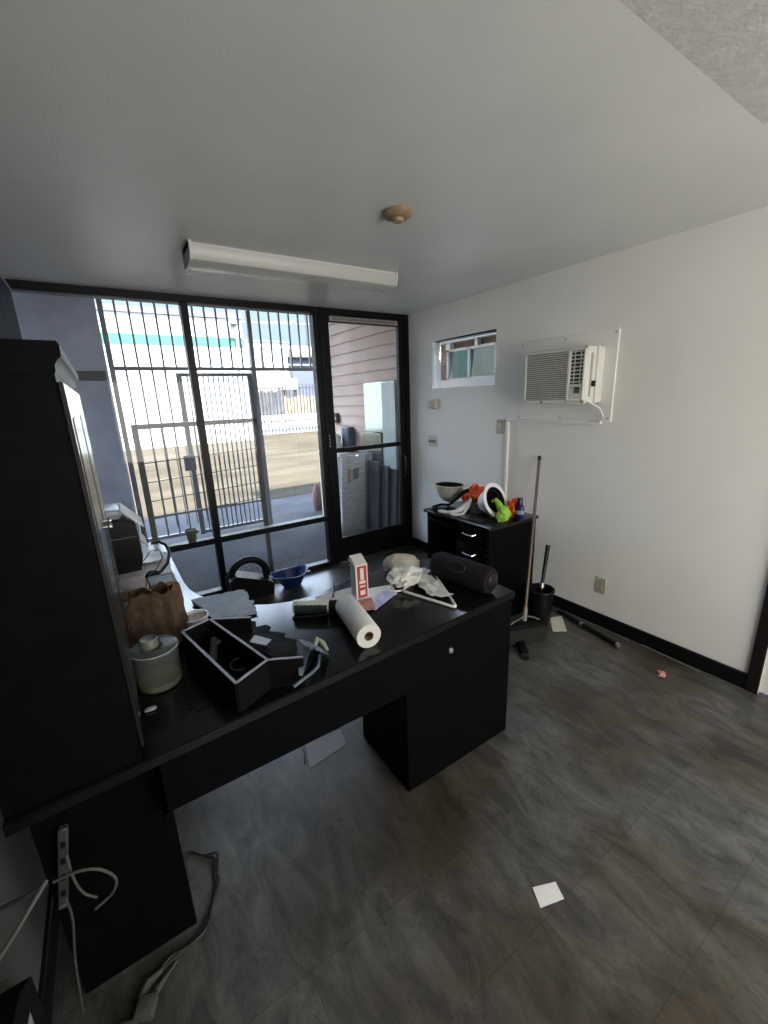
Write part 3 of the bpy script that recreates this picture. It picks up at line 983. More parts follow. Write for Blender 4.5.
MB().box((-0.006, -2.242, 0.245), (0, -2.168, 0.360), 0.002).build('plate', m_beige, ot)
for z in (0.275, 0.325):
    MB().lathe([(0.016, 0), (0.016, 0.003), (0, 0.003)], (-0.006, -2.205, z), (-1, 0, 0), n=14).build('socket', mat('outlet_face', (0.38, 0.33, 0.25), 0.5), ot)

tv = thing('television', (-3.08, -0.9, 2.0), 'black flat screen high on the left wall above the hutch', 'television')
MB().box((-3.04, -1.45, 1.72), (-3.005, -0.33, 2.285), 0.005).build('bezel', m_black, tv)
MB().box((-3.006, -1.43, 1.74), (-3.003, -0.35, 2.27)).build('screen', mat('screen_glass', (0.008, 0.008, 0.02), 0.75, spec=0.03, col2=(0.02, 0.02, 0.035), scale=9), tv, smooth=False)
MB().box((-3.006, -0.342, 1.72), (-3.000, -0.330, 2.285)).box((-3.006, -1.45, 2.276), (-3.000, -0.33, 2.285)).build('edge_strip', m_edge, tv, smooth=False)
MB().box((-3.1195, -1.1, 1.85), (-3.04, -0.7, 2.15), 0.004).build('wall_bracket', m_blackmatte, tv)

# ------------------------------------------------------------------ big desk (L-shaped)
DZ = 0.75
dk = thing('office_desk', (-2.2, -2.2, 0), 'large black L-shaped office desk with a bowed edge facing the window', 'desk')
YF, XRT = -2.545, -1.275
poly = [(-3.04, -2.585), (XRT, -2.498), (XRT, -1.955)]
for k in range(1, 11):           # bowed window side
    t = k / 10
    poly.append((XRT + (-2.06 - XRT) * t, -1.955 - 0.02 * t + 0.05 * math.sin(PI * t)))
for k in range(1, 9):            # concave inner corner
    a = k / 8 * PI / 2
    poly.append((-2.06 - 0.44 * math.sin(a), -1.42 - 0.555 * math.cos(a)))
poly += [(-2.50, -0.62), (-2.56, -0.56), (-3.04, -0.56)]
MB().prism(list(poly), DZ - 0.030, DZ, 0.004).build('desktop', m_lamtop, dk)
MB().box((-1.895, -2.497, 0.0), (-1.290, -2.12, DZ - 0.03), 0.004).build('pedestal', m_lam, dk)
MB().box((-2.755, -2.535, 0.525), (-1.895, -2.505, DZ - 0.03), 0.003).build('apron', m_lam, dk)
MB().box((-3.03, -2.475, 0.0), (-2.730, -2.445, DZ - 0.03), 0.003).build('end_panel', m_lam, dk)
MB().box((-2.755, -2.535, 0.5), (-2.735, -2.445, DZ - 0.03), 0.003).build('corner_brace', m_lam, dk)
MB().box((-3.03, -1.15, 0.0), (-2.53, -0.60, DZ - 0.03), 0.004).build('return_pedestal', m_lam, dk)
lkk = MB().lathe([(0.012, 0), (0.012, 0.006), (0.009, 0.009), (0.0, 0.009)], (-1.665, -2.497, 0.598), (0, -1, 0), n=18).build('lock', m_silver, dk)

# hutch
hu = thing('desk_hutch', (-2.9, -2.1, DZ), 'tall black hutch cabinet with crown moulding standing on the desk at left', 'cabinet')
hx0, hx1, hy0, hy1 = -3.04, -2.768, -2.565, -1.66
MB().box((hx0, hy0, DZ), (hx1, hy1, 1.70), 0.003).build('body', m_hutch, hu)
cr_ = [(hx0, 1.69), (hx1, 1.685), (hx1 + 0.003, 1.690), (hx1 + 0.004, 1.702), (hx1 + 0.010, 1.712), (hx1 + 0.017, 1.718), (hx1 + 0.018, 1.740), (hx1 + 0.014, 1.747), (hx0, 1.747)]
MB().extr([(x, hy0 - 0.006, z) for x, z in cr_], (0, hy1 - hy0 + 0.012, 0)).build('crown_moulding', m_hutch, hu)
for k in range(2):
    ya = hy0 + 0.012 + k * 0.448
    d_ = MB().box((hx1, ya, DZ + 0.03), (hx1 + 0.010, ya + 0.436, 1.672), 0.002).build('door', m_gloss_door, hu)
    MB().box((hx1 + 0.009, ya + 0.055, DZ + 0.10), (hx1 + 0.012, ya + 0.381, 1.60), 0.001).build('door_panel', m_gloss_door, d_)
    MB().lathe([(0.004, 0), (0.004, 0.012), (0.010, 0.016), (0.010, 0.022), (0, 0.024)], (hx1 + 0.010, ya + (0.40 if k == 0 else 0.036), 1.27), (1, 0, 0), n=14).build('knob', m_chrome, d_)

# ------------------------------------------------------------------ small desk against the right wall
sd_ = thing('student_desk', (-0.42, -1.44, 0), 'small black desk with two silver-handled drawers by the right wall', 'desk')
sx0, sx1, sy0, sy1 = -0.680, -0.165, -1.790, -1.085
SZ = 0.75
MB().box((sx0, sy0, SZ - 0.022), (sx1, sy1, SZ), 0.005, 2).build('top', m_lamtop, sd_)
MB().box((sx0 + 0.03, sy0 + 0.015, 0), (sx1 - 0.01, sy0 + 0.035, SZ - 0.022), 0.002).build('side_panel', m_lam, sd_)
MB().box((sx0 + 0.03, sy1 - 0.035, 0), (sx1 - 0.01, sy1 - 0.015, SZ - 0.022), 0.002).build('side_panel', m_lam, sd_)
MB().box((sx1 - 0.03, sy0 + 0.035, 0.25), (sx1 - 0.015, sy1 - 0.035, SZ - 0.022), 0.002).build('back_panel', m_lam, sd_)
MB().box((sx0 + 0.03, -1.46, 0.0), (sx1 - 0.03, -1.44, SZ - 0.022), 0.002).build('divider', m_lam, sd_)
MB().box((sx0 + 0.02, -1.44, 0.655), (sx0 + 0.06, sy1 - 0.035, 0.685), 0.002).build('keyboard_rail', m_lam, sd_)
MB().box((sx0 + 0.03, -1.44, 0.36), (sx1 - 0.03, sy1 - 0.035, 0.38), 0.002).build('shelf', m_lam, sd_)
for (za, zb) in ((0.585, 0.722), (0.435, 0.575), (0.06, 0.425)):
    d_ = MB().box((sx0 + 0.012, -1.745, za), (sx0 + 0.032, -1.465, zb), 0.004).build('drawer', m_lam, sd_)
    zc = (za + zb) / 2 + 0.02
    MB().box((sx0 + 0.009, -1.725, za + 0.02), (sx0 + 0.013, -1.485, zb - 0.02), 0.002).build('drawer_panel', m_lam, d_)
    if za > 0.4:
        MB().tube([(sx0 + 0.01, -1.545, zc), (sx0 - 0.014, -1.552, zc - 0.006), (sx0 - 0.016, -1.60, zc - 0.009), (sx0 - 0.014, -1.648, zc - 0.006), (sx0 + 0.01, -1.655, zc)], 0.0065, n=8).build('handle', m_chrome, d_)
f = MB().box((sx0 + 0.008, -1.785, 0.0), (sx0 + 0.035, -1.748, SZ - 0.022), 0.003)
for z in (0.52, 0.56, 0.60, 0.64, 0.68):
    f.lathe([(0.010, 0), (0.014, 0.008), (0.010, 0.016)], (sx0 + 0.010, -1.767, z - 0.01), (-1, 0, 0), n=12)
f.build('turned_stile', m_lam, sd_)

# things on the small desk
hh = thing('hard_hat', (-0.42, -1.06, SZ), 'dusty cream hard hat upside down on the small desk, nearest the door', 'hard hat', None)


def hat(root, c, axis, sx, sy, depth, m, m_in, flip=1):
    n = 28
    pr = []
    for k in range(9):
        a = k / 8 * PI / 2
        pr.append((0.104 * math.sin(a) + 0.0001, -depth * math.cos(a)))
    out = pr + [(0.112, 0.004), (0.138, 0.008), (0.142, 0.012), (0.138, 0.015), (0.108, 0.012)]
    inn = [(max(r - 0.005, 0.0001), z + 0.006) for r, z in reversed(pr)]
    MB().lathe(out, c, axis, n=n, sx=sx, sy=sy, cap=False).build('shell', m, root)
    MB().lathe([(0.108, 0.012)] + inn[len(inn) - 9:], c, axis, n=n, sx=sx, sy=sy, cap=False).build('liner', m_in, root)
    q = Vector((0, 0, 1)).rotation_difference(Vector(axis).normalized())
    c = Vector(c)
    # suspension band and straps inside
    s_ = MB()
    ring = [c + q @ Vector((0.088 * sx * math.cos(2 * PI * k / n), 0.088 * sy * math.sin(2 * PI * k / n), -0.012)) for k in range(n)]
    s_.tube(ring, 0.009, n=6, closed=True)
    s_.build('headband', m_in, root)
    s_ = MB()
    for a in (0.4, 1.5, 2.6):
        p = []
        for k in range(9):
            t = -1 + 2 * k / 8
            p.append(c + q @ Vector((0.086 * t * sx * math.cos(a), 0.086 * t * sy * math.sin(a), -0.015 - depth * 0.62 * (1 - t * t))))
        s_.tube(p, 0.007, n=6)
    s_.build('suspension_strap', m_in, root)


hat(hh, (-0.40, -1.085, SZ + 0.148), (0.02, 0.02, 1), 0.95, 1.20, 0.135, m_hat, m_blackmatte)
h2 = thing('hard_hat', (-0.42, -1.56, SZ), 'white hard hat lying on its side with its dark inside showing', 'hard hat')
hat(h2, (-0.43, -1.600, SZ + 0.122), (0.10, -0.86, 0.36), 0.92, 0.92, 0.135, m_hatwhite, m_blackmatte)
o = MB().blob((-0.34, -1.34, SZ + 0.085), (0.10, 0.11, 0.09), 0.18, 6, 4, 2, 0.9).build('safety_vest', m_orange, origin=(-0.33, -1.33, SZ))
tag(o, 'bunched orange safety vest between the two hard hats', 'vest')
o = MB().blob((-0.32, -1.69, SZ + 0.06), (0.05, 0.04, 0.075), 0.3, 9, 3, 4, 0.95).build('orange_cloth', m_orange, origin=(-0.32, -1.69, SZ))
tag(o, 'scrap of orange cloth peeking behind the lime cloth', 'cloth')
gl = MB()
gl.blob((-0.475, -1.725, SZ + 0.050), (0.045, 0.045, 0.055), 0.16, 5, 3, 6, 0.95)
gl.tube([(-0.475, -1.71, SZ + 0.08), (-0.475, -1.68, SZ + 0.12), (-0.48, -1.66, SZ + 0.145), (-0.485, -1.63, SZ + 0.13)], [0.03, 0.022, 0.016, 0.010], n=10)
o = gl.build('lime_bag', m_lime, origin=(-0.475, -1.72, SZ))
tag(o, 'lime green cloth spilling out of the white hard hat', 'cloth')
bt = thing('blue_bottle', (-0.34, -1.755, SZ), 'dark blue plastic bottle beside the lime cloth', 'bottle')
MB().lathe([(0.0, 0), (0.030, 0.0), (0.032, 0.01), (0.032, 0.085), (0.024, 0.105), (0.020, 0.108), (0, 0.108)], (-0.34, -1.755, SZ), sx=0.8, sy=1.1).build('body', m_navy, bt)
MB().lathe([(0.021, 0.106), (0.019, 0.150), (0.016, 0.154), (0, 0.154)], (-0.34, -1.755, SZ)).build('cap', m_navy, bt)
MB().lathe([(0.0328, 0.040), (0.0328, 0.068)], (-0.34, -1.755, SZ), sx=0.8, sy=1.1, cap=False).build('label', m_paperblue, bt)
f = MB()
f.tube(smooth([(-0.655, -1.29, SZ + 0.012), (-0.63, -1.345, SZ + 0.014), (-0.60, -1.385, SZ + 0.022), (-0.545, -1.405, SZ + 0.05), (-0.48, -1.40, SZ + 0.085), (-0.445, -1.375, SZ + 0.095)]), [0.010 + 0.010 * math.sin(PI * k / 25) for k in range(26)], n=10)
f.tube(smooth([(-0.63, -1.345, SZ + 0.014), (-0.645, -1.40, SZ + 0.012), (-0.60, -1.44, SZ + 0.014), (-0.55, -1.43, SZ + 0.035), (-0.50, -1.42, SZ + 0.07)]), 0.010, n=8)
f.tube(smooth([(-0.655, -1.29, SZ + 0.010), (-0.66, -1.25, SZ + 0.010), (-0.63, -1.24, SZ + 0.010), (-0.61, -1.28, SZ + 0.010)]), 0.007)
o = f.build('white_strap', m_cloth, origin=(-0.6, -1.33, SZ))
tag(o, 'white glove-like strap curled at the front of the small desk', 'strap')
f = MB()
f.tube([(-0.60, -1.12, SZ + 0.012), (-0.55, -1.16, SZ + 0.03), (-0.53, -1.22, SZ + 0.035), (-0.57, -1.25, SZ + 0.015), (-0.62, -1.20, SZ + 0.012), (-0.60, -1.12, SZ + 0.012)], 0.010)
f.tube([(-0.53, -1.22, SZ + 0.03), (-0.48, -1.27, SZ + 0.09), (-0.44, -1.30, SZ + 0.14), (-0.40, -1.31, SZ + 0.15)], [0.010, 0.012, 0.016, 0.014])
f.tube([(-0.62, -1.14, SZ + 0.01), (-0.64, -1.20, SZ + 0.012), (-0.60, -1.26, SZ + 0.014)], 0.012)
o = f.build('chin_strap', m_blackmatte, origin=(-0.57, -1.2, SZ))
tag(o, 'black strap looped under and beside the cream hard hat', 'strap')
o = MB().blob((-0.43, -1.45, SZ + 0.035), (0.08, 0.06, 0.04), 0.25, 9, 3, 8, 0.9).build('dark_glove', mat('charcoal_cloth', (0.05, 0.055, 0.07), 0.8), origin=(-0.43, -1.45, SZ))
tag(o, 'charcoal glove heaped in front of the orange vest', 'glove')
o = MB().box((-0.64, -1.66, SZ), (-0.52, -1.44, SZ + 0.012), 0.004).build('black_folder', m_black, origin=(-0.58, -1.55, SZ))
tag(o, 'flat black tablet-like slab before the white hard hat', 'slab')

# ------------------------------------------------------------------ floor things by the right wall
br = thing('push_broom', (-0.60, -2.06, 0), 'black push broom with a long stick leaning against the right wall', 'broom')
top = Vector((-0.025, -1.66, 1.135))
bot = Vector((-0.565, -2.02, 0.16))
MB().tube([bot, bot.lerp(top, 0.28), top], [0.010, 0.0115, 0.0115], n=10).build('stick', m_broomstick, br)
MB().tube([bot - (top - bot).normalized() * 0.05, bot + (top - bot).normalized() * 0.07], 0.015, n=10).build('ferrule', MATS['dull_brass'] if 'dull_brass' in MATS else mat('dull_brass', (0.22, 0.20, 0.17), 0.5), br)
MB().tube([top - (top - bot).normalized() * 0.01, top + (top - bot).normalized() * 0.022], 0.0125, n=10).build('end_cap', m_black, br)
f = MB().obox((-0.60, -2.05, 0.13), (0.28, -0.10, 0), (0.02, 0.055, 0), (0, 0, 0.035), 0.006, 2)
f.build('head_block', m_blackmatte, br)
f = MB()
f.tube([(-0.70, -2.01, 0.148), (-0.65, -2.02, 0.165), (-0.565, -2.02, 0.175), (-0.52, -2.06, 0.165), (-0.49, -2.08, 0.148)], 0.006)
f.build('brace', mat('dull_steel', (0.10, 0.10, 0.10), 0.5), br)
f = MB()
for k in range(9):
    t = (k - 4) / 4.0
    c0 = Vector((-0.60 + 0.125 * t, -2.05 - 0.045 * t, 0.12))
    f.obox(c0 - Vector((0, 0, 0.06)), (0.033, -0.012, 0), (0.02, 0.06, 0), (0.002, -0.004, 0.12))
f.build('bristles', m_bristle, br, smooth=False)
ds = thing('scrub_brush', (-0.73, -2.16, 0), 'narrow black brush lying on the floor in front of the broom', 'brush')
f = MB().obox((-0.700, -2.125, 0.024), (0.105, 0.12, 0), (0.024, -0.021, 0), (0, 0, 0.03), 0.006, 2)
f.build('back', m_black, ds)
f = MB()
for k in range(6):
    f.obox(Vector((-0.742, -2.150, 0.032)) + Vector((0.0145, 0.0165, 0)) * k, (0.010, 0.011, 0), (0.004, -0.004, 0), (0, 0, 0.014))
f.build('pale_marks', m_silver, ds, smooth=False)
bn = thing('trash_bin', (-0.16, -1.98, 0), 'small black round trash bin between desk and right wall', 'bin')
MB().lathe([(0.0, 0), (0.073, 0), (0.076, 0.01), (0.085, 0.25), (0.090, 0.255), (0.090, 0.27), (0.082, 0.27), (0.072, 0.02), (0.0, 0.018)], (-0.30, -1.945, 0), n=28, cap=False).build('bucket', m_black, bn)
MB().tube([(-0.30 + 0.088 * math.cos(a), -1.945 + 0.088 * math.sin(a), 0.262) for a in [k * 2 * PI / 24 for k in range(24)]], 0.006, n=6, closed=True).build('rim', m_black, bn)
hb = thing('hand_brush', (-0.16, -1.93, 0.02), 'black long-handled brush standing in the trash bin', 'brush')
MB().tube([(-0.33, -1.965, 0.03), (-0.235, -1.905, 0.28), (-0.125, -1.855, 0.53)], [0.009, 0.012, 0.016], n=10).build('handle', m_black, hb)
MB().tube([(-0.250, -1.913, 0.245), (-0.236, -1.905, 0.275)], 0.017, n=10).build('collar', m_silver, hb)
MB().blob((-0.325, -1.96, 0.06), (0.03, 0.03, 0.035), 0.15, 9, 2, 1, 0.99).build('bristles', m_bristle, hb)
o = MB().sheet([(-0.19, -1.955, 0.001), (-0.095, -1.99, 0.001), (-0.258, -2.143, 0.001), (-0.334, -2.086, 0.001)], 8, 8, 0.006, 9).build('paper_sheet', m_paperwarm, origin=(-0.2, -2.1, 0))
tag(o, 'crooked white paper sheet on the floor by the trash bin', 'paper')
rd = thing('black_rod', (-0.1, -2.2, 0), 'long black rod lying on the floor along the baseboard', 'rod')
MB().tube([(-0.075, -1.95, 0.018), (-0.165, -2.44, 0.018)], 0.015, n=12).build('tube', m_black, rd)
MB().tube([(-0.112, -2.15, 0.018), (-0.115, -2.17, 0.018)], 0.017, n=12).build('collar', m_silver, rd)
MB().tube([(-0.164, -2.435, 0.018), (-0.168, -2.452, 0.018)], 0.016, n=12).build('tip', m_silver, rd)
o = MB().tube([(-0.035, -1.98, 0.008), (-0.05, -2.45, 0.008)], 0.007, n=8).build('thin_rod', mat('grey_rod', (0.08, 0.08, 0.08), 0.5), origin=(-0.04, -2.2, 0))
tag(o, 'thin dark rod between the black rod and the baseboard', 'rod')
o = MB().tube([(-0.022, -2.52, 0.006), (-0.045, -2.86, 0.006)], 0.004, n=8).build('dowel', m_silver, origin=(-0.03, -2.7, 0))
tag(o, 'thin grey stick on the floor against the baseboard near the door trim', 'stick')
f = MB().blob((-0.246, -2.746, 0.012), (0.026, 0.018, 0.014), 0.35, 9, 2, 3, 0.8)
f.obox((-0.225, -2.722, 0.006), (0.02, 0.016, 0.004), (0.008, -0.014, 0), (0, 0, 0.002))
o = f.build('candy_wrapper', m_pinkwrap, origin=(-0.246, -2.746, 0))
tag(o, 'small crumpled red wrapper on the floor near the right wall', 'wrapper')
c = Vector((-1.743, -3.066, 0.0))
o = MB().sheet([Vector((-1.766, -3.022, 0.001)), Vector((-1.687, -3.055, 0.001)), Vector((-1.708, -3.102, 0.001)), Vector((-1.793, -3.074, 0.001))], 6, 6, 0.004, 12).build('paper_scrap', m_paper, origin=c)
tag(o, 'small square white paper scrap on the open floor', 'paper')
o = MB().sheet([(-2.19, -2.14, 0.001), (-1.99, -2.115, 0.001), (-1.965, -2.01, 0.001), (-2.15, -1.995, 0.001)], 6, 6, 0.003, 5).build('floor_sheet', mat('dull_paper', (0.16, 0.16, 0.165), 0.7), origin=(-2.08, -2.06, 0))
tag(o, 'pale rectangular sheet on the floor under the desk', 'paper')
o = MB().tube([(-2.17, -2.02, 0.004), (-2.18, -2.06, 0.008), (-2.20, -2.10, 0.004)], 0.003, n=6).build('twig', m_black, origin=(-2.18, -2.06, 0))
tag(o, 'short black twist of wire beside the sheet under the desk', 'wire')

# ------------------------------------------------------------------ things by the window
ca = thing('tool_caddy', (-1.88, -0.17, 0), 'black caddy with a thick arched handle on the floor by the glass', 'caddy')
f = MB()
f.extr([(-2.05, -0.27, 0), (-1.70, -0.27, 0), (-1.69, -0.27, 0.10), (-1.74, -0.27, 0.13), (-2.00, -0.27, 0.235), (-2.055, -0.27, 0.20)], (0, 0.20, 0))
f.build('body', m_black, ca)
pts = []
for k in range(15):
    a = PI * (1 - k / 14)
    pts.append((-1.875 + 0.155 * math.cos(a), -0.17, 0.14 + 0.185 * math.sin(a) ** 0.8 if 0 < k < 14 else 0.12))
MB().tube(pts, [0.030 if 1 < k < 13 else 0.034 for k in range(15)], n=12).build('handle', m_black, ca)
bb_ = thing('blue_basin', (-1.55, -0.22, 0), 'deep blue plastic basin with a pouring lip on the floor by the glass', 'basin')
n = 32
rg = []
for (r, z, lip) in [(0.0001, 0.0, 0), (0.075, 0.0, 0), (0.082, 0.01, 0), (0.115, 0.07, 0.15), (0.150, 0.135, 0.6), (0.156, 0.140, 0.7), (0.150, 0.138, 0.6), (0.108, 0.07, 0.1), (0.076, 0.012, 0), (0.0001, 0.010, 0)]:
    ring = []
    for k in range(n):
        a = 2 * PI * k / n
        d = math.cos(a - PI * 1.05)
        e = lip * 0.085 * max(0, d) ** 6
        hz = z + (lip * 0.018 * math.cos(2 * a))
        ring.append((-1.515 + (r + e) * math.cos(a), -0.22 + (r * 0.8 + e) * math.sin(a), hz))
    rg.append(ring)
MB().rings(rg, cap=False).build('bowl', m_blue, bb_)
MB().box((-1.375, -0.24, 0.085), (-1.33, -0.20, 0.10), 0.004).build('tab', m_green, bb_)

# ------------------------------------------------------------------ things on the big desk
pn = MB().tube([(-1.912, -1.780, 0.756), (-2.001, -1.95, 0.756)], 0.005, n=8)
o = pn.build('black_pen', m_black, origin=(-1.95, -1.86, 0.75))
o.location.x += 0.03
o.location.y -= 0.10
tag(o, 'thin black pen on the desk just before the papers', 'pen')
fl = [('cream paper sheet lying under the red and white carton', [(-2.03, -1.99), (-1.80, -2.01), (-1.84, -2.20), (-2.06, -2.13)], m_paperwarm, 1, 0.0),
      ('pale sheet spread under the carton toward the hanger', [(-1.87, -2.06), (-1.68, -2.10), (-1.72, -2.20), (-1.90, -2.24)], m_paper, 2, 0.003),
      ('blue-white printed envelope beside the carton', [(-1.90, -2.225), (-1.745, -2.135), (-1.715, -2.195), (-1.885, -2.275)], mat('blue_white_print', (0.60, 0.62, 0.78), 0.6, col2=(0.30, 0.34, 0.65), scale=45), 3, 0.006)]
for lab, cs, mm, sd0, dz in fl:
    o = MB().sheet([(x, y, DZ + 0.0005 + dz) for x, y in cs], 8, 8, 0.003, 9, seed=sd0).build('paper_sheet', mm, origin=(cs[0][0], cs[0][1], DZ))
    tag(o, lab, 'paper')
o = MB().sheet([(-1.99, -2.16, DZ + 0.008), (-1.84, -2.17, DZ + 0.008), (-1.88, -2.27, DZ + 0.008), (-1.985, -2.235, DZ + 0.008)], 8, 8, 0.004, 9, seed=5).build('red_leaflet', mat('red_leaflet_print', (0.45, 0.05, 0.04), 0.6, col2=(0.5, 0.3, 0.25), scale=30), origin=(-1.92, -2.2, DZ))
tag(o, 'red printed leaflet peeking out between roll and carton', 'paper')

ct = thing('carton', (-1.88, -2.13, DZ), 'tall red and white printed carton standing open on the desk', 'box')
q = Vector((0.058, -0.006, 0))
e2 = Vector((0.010, 0.066, 0))
base = Vector((-1.905, -2.155, DZ + 0.012))
MB().obox(base + q * 0.5 + e2 * 0.5 + Vector((0, 0, 0.080)), q, e2, (0, 0, 0.160), 0.001).build('box_body', mat('carton_white', (0.62, 0.60, 0.58), 0.6), ct, smooth=False)
f = MB()
nq = -e2.normalized() * 0.0006
f.obox(base + q * 0.52 + nq + Vector((0, 0, 0.080)), q * 0.78, e2 * 0.005, (0, 0, 0.15))
f.build('red_panel', m_red, ct, smooth=False)
f = MB()
f.obox(base + q * 0.52 + nq * 2.4 + Vector((0, 0, 0.118)), q * 0.28, e2 * 0.004, (0, 0, 0.055))
f.obox(base + q * 0.52 + nq * 2.4 + Vector((0, 0, 0.060)), q * 0.45, e2 * 0.004, (0, 0, 0.008))
f.obox(base + q * 0.52 + nq * 2.4 + Vector((0, 0, 0.080)), q * 0.50, e2 * 0.004, (0, 0, 0.014))
f.obox(base + q * 0.52 + nq * 2.4 + Vector((0, 0, 0.030)), q * 0.40, e2 * 0.004, (0, 0, 0.022))
f.build('printed_blocks', m_paperwarm, ct, smooth=False)
f = MB()
tz = base + Vector((0, 0, 0.160))
f.obox(tz + q * 0.5 + e2 * 1.0 + Vector((0, 0, 0.012)), q, e2 * 0.02, (0.004, 0.01, 0.026))
f.obox(tz + q * 0.5 + e2 * 0.5 + Vector((0, -0.005, 0.012)), q * 0.96, e2 * 0.80 + Vector((0, 0, 0.022)), (0, 0, 0.0012))
f.obox(tz + e2 * 0.5 + Vector((-0.006, 0, 0.008)), (0.0012, 0, 0), e2 * 0.9, (-0.010, 0, 0.018))
f.build('flap', mat('carton_white', (0.62, 0.60, 0.58), 0.6), ct, smooth=False)

# paper towel roll
rl = thing('paper_roll', (-2.02, -2.37, DZ), 'white paper towel roll lying on the desk, open core facing out', 'roll')
a_, b_ = Vector((-1.995, -2.225, DZ + 0.047)), Vector((-2.043, -2.485, DZ + 0.047))
ax_ = (b_ - a_).normalized()
L = (b_ - a_).length
n = 32
MB().lathe([(0.018, 0.0), (0.0455, 0.0), (0.047, 0.002), (0.047, L - 0.002), (0.0455, L), (0.018, L)], a_, ax_, n=n, cap=False).build('paper', m_cloth, rl)
MB().lathe([(0.0185, 0.0), (0.0185, L), (0.0165, L), (0.0165, 0.0)], a_, ax_, n=n, cap=False).build('core', m_card, rl)

# can
cn = thing('spray_can', (-2.10, -2.12, DZ), 'white and dark green labelled can lying down with a black cap', 'can')
a_, b_ = Vector((-2.165, -2.075, DZ + 0.030)), Vector((-2.040, -2.165, DZ + 0.030))
ax_ = (b_ - a_).normalized()
L = (b_ - a_).length
MB().lathe([(0.0, 0.0), (0.026, 0.0), (0.029, 0.004), (0.029, L - 0.004), (0.026, L)], a_, ax_, n=28, cap=False).build('can_body', mat('can_white', (0.60, 0.62, 0.60), 0.35), cn)
side = Vector((ax_.y, -ax_.x, 0))
if side.y > 0:
    side = -side
arc = []
for rr_ in (0.0293, 0.0298):
    seq = [k * 0.13 for k in range(-5, 8)]
    if rr_ > 0.0295:
        seq = seq[::-1]
    for a in seq:
        arc.append(a_ + ax_ * 0.008 + (side * math.cos(a) - Vector((0, 0, 1)) * math.sin(a)) * rr_)
MB().extr(arc, ax_ * (L - 0.016)).build('label', mat('dark_green_label', (0.02, 0.03, 0.028), 0.4), cn)
f = MB()
for k in range(6):
    ca_ = a_ + ax_ * (0.022 + k * 0.019)
    f.obox(ca_ + (side * math.cos(-0.62) - Vector((0, 0, 1)) * math.sin(-0.62)) * 0.0294, ax_ * 0.009, (side * 0.58 + Vector((0, 0, 0.81))) * 0.012, (side * 0.81 - Vector((0, 0, -0.58))) * 0.0008)
f.build('label_marks', MATS['dark_green_label'], cn, smooth=False)
MB().lathe([(0.0275, L - 0.002), (0.0275, L + 0.030), (0.024, L + 0.036), (0, L + 0.036)], a_, ax_, n=28, cap=False).build('cap', m_black, cn)
o = MB().tube([(-2.19, -2.115, DZ + 0.005), (-2.08, -2.17, DZ + 0.005), (-2.00, -2.195, DZ + 0.005)], 0.0045, n=8).build('black_stick', m_black, origin=(-2.1, -2.16, DZ))
tag(o, 'thin black stick lying along the front of the can', 'stick')

# hanger
hg = thing('coat_hanger', (-1.58, -2.27, DZ), 'white plastic coat hanger lying on the right end of the desk', 'hanger')
Ah, Bh, Ch = Vector((-1.425, -2.085, DZ + 0.008)), Vector((-1.600, -2.465, DZ + 0.008)), Vector((-1.690, -2.190, DZ + 0.008))


def rounded(pts, r=0.03, n=5):
    out = []
    m = len(pts)
    for i in range(m):
        p, a, b = pts[i], pts[i - 1], pts[(i + 1) % m]
        da, db = (a - p).normalized() * r, (b - p).normalized() * r
        for k in range(n + 1):
            t = k / n
            out.append((p + da) * (1 - t) ** 2 + p * 2 * t * (1 - t) + (p + db) * t * t)
    return out


f = MB().tube(rounded([Ah, Bh, Ch]), 0.0065, n=8, closed=True)
f.build('hanger_frame', m_white, hg)
f = MB().tube([Ch, Ch + Vector((-0.025, 0.01, 0)), Ch + Vector((-0.045, 0.035, 0)), Ch + Vector((-0.04, 0.065, 0)), Ch + Vector((-0.015, 0.07, 0))], 0.0045, n=8)
f.build('hook', m_white, hg)
o = MB().blob((-1.640, -2.145, DZ + 0.052), (0.080, 0.070, 0.038), 0.22, 7, 4, 11, 0.9).build('crumpled_bag', m_cloth, origin=(-1.64, -2.145, DZ))
tag(o, 'crumpled translucent white bag lying over the hanger corner', 'bag')
f = MB().sheet([(-1.58, -2.08, DZ + 0.016), (-1.49, -2.14, DZ + 0.016), (-1.56, -2.40, DZ + 0.016), (-1.635, -2.33, DZ + 0.016)], 16, 16, 0.035, 16, seed=3, ragged=0.02)
o = f.build('torn_tissue', m_cloth, origin=(-1.56, -2.2, DZ))
tag(o, 'torn white tissue draped inside the hanger frame', 'tissue')
f = MB().sheet([(-1.53, -2.03, DZ + 0.014), (-1.44, -2.06, DZ + 0.014), (-1.47, -2.12, DZ + 0.014), (-1.57, -2.09, DZ + 0.014)], 8, 8, 0.01, 16, seed=9, ragged=0.008)
o = f.build('receipt', mat('pale_blue_white', (0.62, 0.68, 0.80), 0.7), origin=(-1.5, -2.08, DZ))
tag(o, 'pale blue slip of paper by the hanger tip near the speaker', 'paper')
f = MB().blob((-1.535, -1.985, DZ + 0.038), (0.095, 0.062, 0.046), 0.12, 5, 4, 21, 0.9, rotz=-0.5)
f.lathe([(0.0, 0), (0.011, 0), (0.011, 0.002), (0, 0.002)], (-1.512, -2.035, DZ + 0.062), (-0.2, -1, 0.5), n=12)
o = f.build('dust_mask', m_cream, origin=(-1.535, -1.985, DZ))
tag(o, 'crumpled cream cap-like lump at the back of the desk', 'cap')

